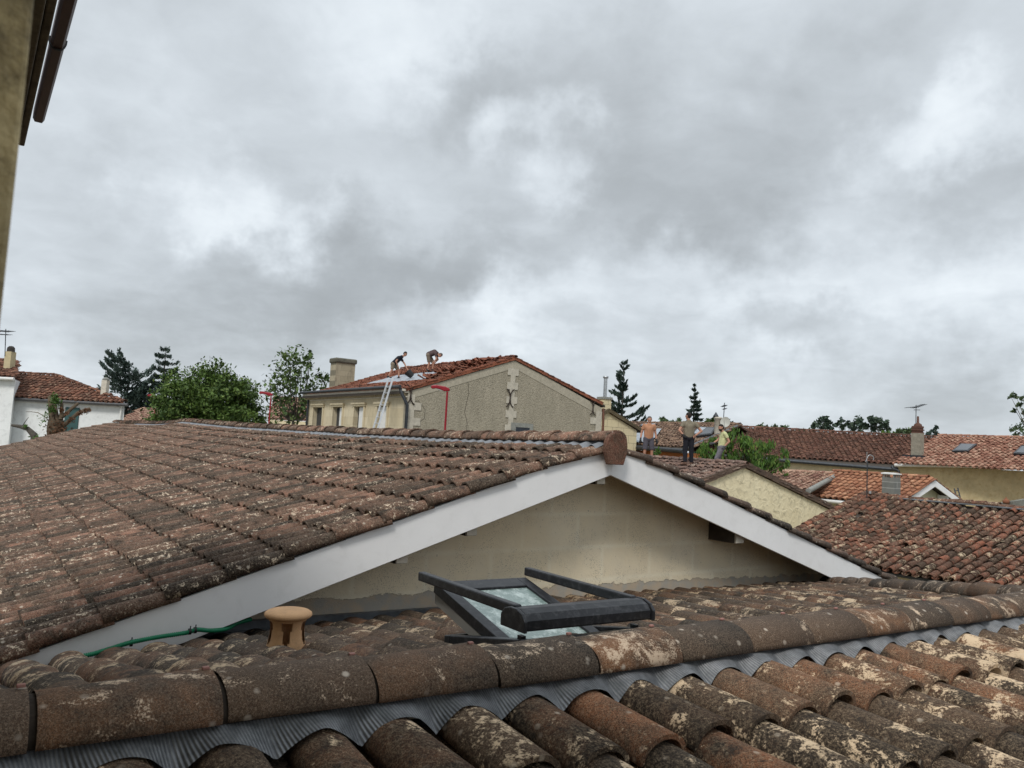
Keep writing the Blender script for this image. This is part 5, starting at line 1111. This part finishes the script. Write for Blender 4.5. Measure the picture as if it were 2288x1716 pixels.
for (u, v, s_, k) in ((121, 885, .12, 70), (123, 900, .16, 160), (117, 915, .12, 100), (125, 890, .1, 60), (103, 930, .14, 40), (97, 938, .14, 30)): C.append(P(u, v, Y - .2) + NR.normal(size=(k, 3)) * s_ * .7)
leaves('ivy', M_['ivy'], pt, np.concatenate(C), .06)
st = thing('cut_stump', gp(75, 32), 'low cut limb with a bare sawn end sticking up left of the pollarded tree', 'tree stump')
MB().tube([gp(80, 32), P(80, 990, 32), P(76, 972, 32), P(62, 958, 32), P(45, 953, 32), P(26, 950, 32)], [.2, .2, .14, .10, .075, .05], 8).build('stub', M_['barkgrey'], st)
leaves('ivy', M_['ivy'], st, np.concatenate([P(58, 954, 31.9) + NR.normal(size=(40, 3)) * .05, P(80, 978, 31.9) + NR.normal(size=(60, 3)) * .09]), .06)
MB().tube([P(50, 952, 32), P(58, 940, 32), P(64, 932, 32)], [.02, .014, .008], 5).build('twig', M_['barkgrey'], st)

# ------------------------------------------------------------------ street lamps
def lamp(u, v, Y, label, first=None, wd=1.):
    top_ = P(u, v, Y); base = V3((top_[0], top_[1], 0))
    if first is not None:
        c = copy_tree(first); c.location = (base[0], base[1], top_[2] - first['h']); c['label'] = label; return c
    t = thing('street_lamp', base, label, 'street lamp', 'red street lamps'); t['h'] = float(top_[2])
    MB().tube([base, top_ - ZZ * .12], [.055, .038], 10).build('pole', M_['redpaint'], t)
    m = MB(); L_ = V3((-1, 0, .03)); prof = [(.09, -.10), (.09, .0), (-.1, .075), (-.45, .115), (-.62, .09), (-.66, .02), (-.60, -.05), (-.45, -.02), (-.30, -.045), (-.12, -.12)]
    m.prism([top_ + V3((x, -.07, z)) for x, z in prof], (0, .14, 0)); m.build('lamp_head', M_['redpaint'], t, bevel=.03)
    MB().prism([top_ + V3((x, -.05, z)) for x, z in [(-.12, -.115), (-.30, -.045), (-.43, -.025), (-.40, -.06), (-.28, -.10)]], (0, .10, 0)).build('lamp_glass', M_['glasslamp'], t)
    return t
l0 = lamp(1000, 868, 30, 'red street lamp rising in front of the grey rendered gable')
lamp(606, 880, 42, 'red street lamp beside the right edge of the round tree', l0)
lamp(349, 885, 58, 'red street lamp mostly hidden behind the left side of the round tree', l0)

# ------------------------------------------------------------------ ladder and bucket on the stone house
ld_ = thing('ladder', W(Ha0 - 1.2, Hb0 + 2, -E), 'long aluminium extension ladder leaning on the eave of the stone house', 'ladder')
lt = atA(872, 843, Ha0 - .45); ltw = W(*lt); b_ = atA(838, 955, Ha0 - 1.35); lbw = W(*b_); dr_ = (ltw - lbw) / np.linalg.norm(ltw - lbw); lbw = lbw - dr_ * 2.2
for s_ in (-.21, .21): MB().box(lbw + DB * (s_ - .02), DB * .04, DA * .07, (ltw - lbw)).build('rail', M_['ladder'], ld_)
nr = int(np.linalg.norm(ltw - lbw) / .3)
for i in range(1, nr): c = lbw + dr_ * i * .3 + DA * .035; MB().tube([c - DB * .21, c + DB * .21], .018, 6).build('rung', M_['ladder'], ld_)
Hpl = lambda u, v, off=0.: None
def onH(u, v, off=0.):
    p0 = W(Ha0, Hb0, hroof(Ha0, 0)); p1 = W(Har, Hb0, hroof(Har, 0)); p2 = W(Ha0, Hb1, hroof(Ha0, 0)); return onplane(u, v, p0, p1, p2, off)[0]
bk = onH(920, 846, .03); bt = thing('bucket', bk, 'black rubber bucket tipped on the underlay near the kneeling arm of the roofer', 'bucket')
bt['label'] = 'black rubber bucket lying on the silver underlay'
ax = V3((-.75, .1, .65)); ax /= np.linalg.norm(ax); m = MB(); m.tube([bk + ZZ * .12, bk + ZZ * .12 + ax * .30], [.14, .19], 16); m.build('bucket_body', M_['tie'], bt); 

# ------------------------------------------------------------------ people
SK = plain('skin', (.42, .22, .15), .6, .08); HAIRD = plain('dark_hair', (.02, .015, .012), .8, .2); HAIRG = plain('short_grey_hair', (.10, .085, .075), .8, .2)
def cloth(n, c): return plain(n, c, .9, .16, 7, .4, 18)
def voxel(m, name, mat, parent, vox, sm=4):
    o = m.build(name, mat, parent); r_ = o.modifiers.new('remesh', 'REMESH'); r_.mode = 'VOXEL'; r_.voxel_size = vox; r_.use_smooth_shade = True
    s_ = o.modifiers.new('smooth', 'SMOOTH'); s_.factor = .5; s_.iterations = sm; return o
def caps(m, p, q, r0_, r1_, n=12):
    p, q = V3(p), V3(q); m.tube([p, q], [r0_, r1_], n); m.ball(p, r0_, n); m.ball(q, r1_, n)
def person(label, base, J, face, scale=1., shirt=None, trousers=None, shoes=None, hair=None, gloves=(False, False), sleeve=.55, legs=1., gcol=None, beard=False):
    """J: joints in metres; x to the right in the view, y away from it, z up, origin between the feet"""
    cx = V3((cR[0], cR[1], 0)); cx /= np.linalg.norm(cx); cy = np.cross(ZZ, cx)
    base = V3(base); w = {k: base + (cx * v[0] + cy * v[1] + ZZ * v[2]) * scale for k, v in J.items()}
    t = thing('person', base, label, 'person', None); s = scale; f_ = V3(face); f_ = cx * f_[0] + cy * f_[1] + ZZ * f_[2]; f_ /= np.linalg.norm(f_)
    m = MB(); hd = w['head']; nk = w['neck']; upv = hd - nk; upv /= np.linalg.norm(upv); upv = upv - f_ * (upv @ f_); upv /= np.linalg.norm(upv); rt = np.cross(f_, upv)
    # head: skull, jaw, nose, ears, brow
    m.ball(hd + upv * .03 * s - f_ * .012 * s, .089 * s, 14, (1, 1, 1.05)); m.ball(hd - upv * .035 * s + f_ * .018 * s, .066 * s, 12); m.ball(hd - upv * .075 * s + f_ * .045 * s, .038 * s, 10)
    m.ball(hd - upv * .012 * s + f_ * .095 * s, .015 * s, 8); m.tube([hd + upv * .015 * s + f_ * .082 * s, hd - upv * .016 * s + f_ * .10 * s], [.008 * s, .014 * s], 8)
    for e in (-1, 1): m.ball(hd + rt * e * .082 * s - f_ * .005 * s, .02 * s, 8, (1, 1, 1.4)); m.ball(hd + rt * e * .035 * s - upv * .02 * s + f_ * .065 * s, .024 * s, 8)
    caps(m, w['chest'] + (nk - w['chest']) * .8, hd - upv * .05 * s, .058 * s, .052 * s)
    # torso
    sl, sr_ = w['shL'], w['shR']; hl, hr = w['hipL'], w['hipR']; pv = w['pelvis']; ch = w['chest']
    def torso(m, g):
        caps(m, pv, ch, (.125 + g) * s, (.135 + g) * s); caps(m, ch, nk - (nk - ch) * .25, (.125 + g) * s, (.075 + g) * s); caps(m, sl * .85 + ch * .15, sr_ * .85 + ch * .15, (.062 + g) * s, (.062 + g) * s)
        a_ = pv + (ch - pv) * .25
        for h_, q in ((hl, sl), (hr, sr_)): caps(m, pv * .4 + h_ * .6, pv * .2 + h_ * .2 + q * .35 + ch * .25, (.10 + g) * s, (.09 + g) * s); caps(m, ch * .6 + q * .4, pv * .5 + h_ * .1 + ch * .4, (.105 + g) * s, (.10 + g) * s)
    torso(m, 0); caps(m, hl, hr, .105 * s, .105 * s)
    for sd_ in 'LR':
        caps(m, w['sh' + sd_], w['el' + sd_], .052 * s, .042 * s); caps(m, w['el' + sd_], w['ha' + sd_], .042 * s, .028 * s)
        caps(m, w['hip' + sd_], w['kn' + sd_], .088 * s, .058 * s); caps(m, w['kn' + sd_], w['an' + sd_], .056 * s, .040 * s)
        # hand: palm, four fingers, thumb
        h0 = w['ha' + sd_]; fd = J.get('fd' + sd_); d_ = (h0 - w['el' + sd_]) if fd is None else cx * fd[0] + cy * fd[1] + ZZ * fd[2]; d_ = d_ / np.linalg.norm(d_)
        sdv = np.cross(d_, f_); sdv = sdv / (np.linalg.norm(sdv) + 1e-6); nv = np.cross(d_, sdv); gl = gloves[0 if sd_ == 'L' else 1]
        hm = MB() if gl else m
        for k in range(4):
            o_ = sdv * (k - 1.5) * .021 * s; caps(hm, h0 + o_ * .7, h0 + d_ * .085 * s + o_, .014 * s, .012 * s, 8)
            ln = (.062, .072, .068, .05)[k] * s; j1 = h0 + d_ * .085 * s + o_; j2 = j1 + (d_ * .85 + nv * .35) * ln * .5; caps(hm, j1, j2, .0095 * s, .009 * s, 8); caps(hm, j2, j2 + (d_ * .5 + nv * .7) * ln * .5, .009 * s, .0075 * s, 8)
        caps(hm, h0 + d_ * .025 * s - sdv * .03 * s, h0 + d_ * .075 * s - sdv * .062 * s + nv * .015 * s, .012 * s, .009 * s, 8)
        if gl: caps(hm, h0 - d_ * .05 * s, h0 + d_ * .02 * s, .036 * s, .036 * s); voxel(hm, 'glove', gcol or M_['tie'], t, .008 * s, 1)
        fv = J.get('foot' + sd_) or (0, -1, 0); fv = cx * fv[0] + cy * fv[1] + ZZ * fv[2]; fv /= np.linalg.norm(fv)
        an = w['an' + sd_]; caps(m, an - ZZ * .02 * s, an - ZZ * .04 * s + fv * .14 * s, .036 * s, .028 * s)
        sm_ = MB(); caps(sm_, an - ZZ * .035 * s - fv * .035 * s, an - ZZ * .045 * s + fv * .06 * s, .046 * s, .045 * s); caps(sm_, an - ZZ * .045 * s + fv * .06 * s, an - ZZ * .055 * s + fv * .16 * s, .044 * s, .034 * s); caps(sm_, an + ZZ * .02 * s, an - ZZ * .03 * s, .048 * s, .048 * s)
        voxel(sm_, 'shoe', shoes or M_['tie'], t, .012 * s, 2)
    voxel(m, 'body', SK, t, .0085 * s, 2)
    if shirt:
        m = MB(); torso(m, .016)
        caps(m, pv, pv * .5 + (hl + hr) * .25, .125 * s, .125 * s)
        for sd_ in 'LR': a_, b2 = w['sh' + sd_], w['el' + sd_]; caps(m, ch * .35 + a_ * .65, a_, .085 * s, .072 * s); m.tube([a_, a_ + (b2 - a_) * sleeve], [.070 * s, .068 * s], 12)
        voxel(m, 'shirt', shirt, t, .014 * s, 4)
    if trousers:
        m = MB(); caps(m, pv - (ch - pv) * .05, (hl + hr) / 2, .13 * s, .13 * s); caps(m, hl, hr, .12 * s, .12 * s)
        for sd_ in 'LR':
            a_, b2, c2 = w['hip' + sd_], w['kn' + sd_], w['an' + sd_]
            if legs >= 1: caps(m, a_, b2, .108 * s, .082 * s); m.tube([b2, b2 + (c2 - b2) * .95], [.080 * s, .064 * s], 12); m.ball(b2, .082 * s, 12)
            else: m.ball(a_, .108 * s, 12); m.tube([a_, a_ + (b2 - a_) * legs * 1.0], [.108 * s, .094 * s], 14)
        voxel(m, 'trousers' if legs >= 1 else 'shorts', trousers, t, .014 * s, 4)
    if hair:
        m = MB(); m.ball(hd + upv * .045 * s - f_ * .022 * s, .094 * s, 14, (1, 1, 1)); m.ball(hd + upv * .01 * s - f_ * .045 * s, .082 * s, 12)
        if beard: m.ball(hd - upv * .078 * s + f_ * .045 * s, .043 * s, 10); m.ball(hd - upv * .055 * s + f_ * .02 * s, .068 * s, 10)
        voxel(m, 'hair', hair, t, .012 * s, 2)
    # eyes
    m = MB()
    for e in (-1, 1): m.ball(hd + rt * e * .032 * s + f_ * .079 * s + upv * .012 * s, .010 * s, 8)
    m.build('eyes', M_['tie'], t)
    return t
def Croof(u, v, right=False):
    s_ = -1 if right else 1
    p0 = W(Ca, Cb, Cz + .12); return onplane(u, v, p0, W(Ca, Cb + 5, Cz + .12), W(Ca - 3 * s_, Cb, Cz + .12 - 3 * Cs))[0]
# orange shirt, facing the viewer
p = P(1447, 1036, 29.0)
st_ = dict(pelvis=(0, 0, .98), chest=(0, -.02, 1.30), neck=(0, -.02, 1.50), head=(0, -.05, 1.64), shL=(-.185, 0, 1.42), shR=(.185, 0, 1.42), elL=(-.27, .03, 1.13), elR=(.26, .03, 1.13), haL=(-.31, -.05, .89), haR=(.29, -.05, .88),
           hipL=(-.09, 0, .92), hipR=(.09, 0, .92), knL=(-.13, -.04, .50), knR=(.13, -.04, .50), anL=(-.15, .0, .09), anR=(.15, 0, .09))
person('person in an orange shirt and grey shorts facing the viewer, arms hanging', p, st_, (0, -1, -.05), 1.0, cloth('orange_shirt', (.40, .20, .115)), cloth('grey_shorts', (.075, .07, .085)), None, HAIRG, (True, True), legs=.95, gcol=M_['tie'])
# green shirt, back to the viewer, hands on hips
p = Croof(1537, 1040)
st_ = dict(pelvis=(.0, 0, .99), chest=(.0, 0, 1.30), neck=(-.02, -.01, 1.51), head=(-.05, .0, 1.655), shL=(-.19, 0, 1.42), shR=(.19, 0, 1.42), elL=(-.34, -.06, 1.16), elR=(.40, -.06, 1.17), haL=(-.21, -.10, 1.0), haR=(.20, -.10, 1.02), fdL=(.6, -.2, -.5), fdR=(-.6, -.2, -.5),
           hipL=(-.09, 0, .93), hipR=(.09, 0, .93), knL=(-.10, .03, .50), knR=(.10, .03, .50), anL=(-.10, .0, .09), anR=(.13, .06, .09), footL=(-.5, .6, 0), footR=(.5, .8, 0))
person('person in an olive shirt and black jeans seen from behind with hands on hips', p, st_, (-.75, .65, 0), 1.0, cloth('olive_shirt', (.19, .165, .12)), cloth('black_jeans', (.014, .014, .02)), plain('brown_shoe', (.12, .07, .05), .8), HAIRD, (True, False), legs=1.)
# yellow shirt, turned to the left
p = P(1607, 1056, 27.3)
st_ = dict(pelvis=(.06, 0, .93), chest=(.13, .02, 1.24), neck=(.09, 0, 1.44), head=(.0, -.02, 1.57), shL=(.12, -.17, 1.36), shR=(.12, .19, 1.36), elL=(.25, -.22, 1.10), elR=(-.02, .24, 1.14), haL=(.10, -.20, .92), haR=(-.20, .16, 1.02), fdL=(-.8, 0, -.4), fdR=(-.7, -.1, -.1),
           hipL=(.04, -.09, .87), hipR=(.04, .09, .87), knL=(-.14, -.1, .48), knR=(-.02, .12, .46), anL=(-.06, -.1, .09), anR=(.10, .12, .09), footL=(-1, -.2, 0), footR=(-1, 0, 0))
person('person in a pale yellow shirt leaning back, a gloved hand on the hip', p, st_, (-.9, -.42, -.15), 1.0, cloth('yellow_shirt', (.50, .50, .27)), cloth('grey_trousers', (.15, .14, .16)), None, HAIRD, (True, True), legs=1., gcol=plain('grey_glove', (.08, .08, .09), .8), beard=True)
# bending worker in black
fpx = 1 / FPX
pw = onH(884, 846, .05); sc = 1.0
st_ = dict(pelvis=(-.17, 0, .74), chest=(.10, -.03, 1.02), neck=(.30, -.04, 1.16), head=(.42, -.06, 1.27), shL=(.16, .16, 1.08), shR=(.16, -.19, 1.08), elL=(.38, .14, .80), elR=(.0, -.24, .86), haL=(.56, .08, .50), haR=(.09, -.16, .66), fdL=(.7, 0, -.6), fdR=(.4, 0, -.8),
           hipL=(-.16, .10, .72), hipR=(-.16, -.10, .72), knL=(.12, .12, .46), knR=(-.20, -.1, .42), anL=(.14, .1, .09), anR=(-.36, -.1, .09), footL=(1, -.2, 0), footR=(1, -.2, 0))
person('person in a black shirt and khaki shorts bending forward above the ladder top', pw, st_, (.85, -.3, -.45), sc, cloth('black_shirt', (.012, .013, .02)), cloth('khaki_shorts', (.20, .165, .12)), None, HAIRD, legs=.8)
# doubled over worker
pw = onH(961, 830, .05)
st_ = dict(pelvis=(-.12, 0, .86), chest=(.16, .0, .98), neck=(.34, -.02, .93), head=(.46, -.03, .84), shL=(.24, .17, .90), shR=(.24, -.17, .90), elL=(.34, .18, .64), elR=(.30, -.2, .62), haL=(.16, .12, .42), haR=(.12, -.16, .42), fdL=(-.5, 0, -.8), fdR=(-.5, 0, -.8),
           hipL=(-.10, .1, .80), hipR=(-.13, -.1, .80), knL=(.13, .12, .44), knR=(-.06, -.1, .42), anL=(.10, .1, .09), anR=(-.13, -.1, .09), footL=(.8, -.6, 0), footR=(.6, -.8, 0))
person('person in a brown shirt and khaki shorts doubled over on the stripped roof, head down', pw, st_, (.3, -.2, -.93), 1.0, cloth('brown_shirt', (.075, .05, .05)), cloth('khaki_work_shorts', (.16, .125, .095)), None, HAIRG, legs=.9)
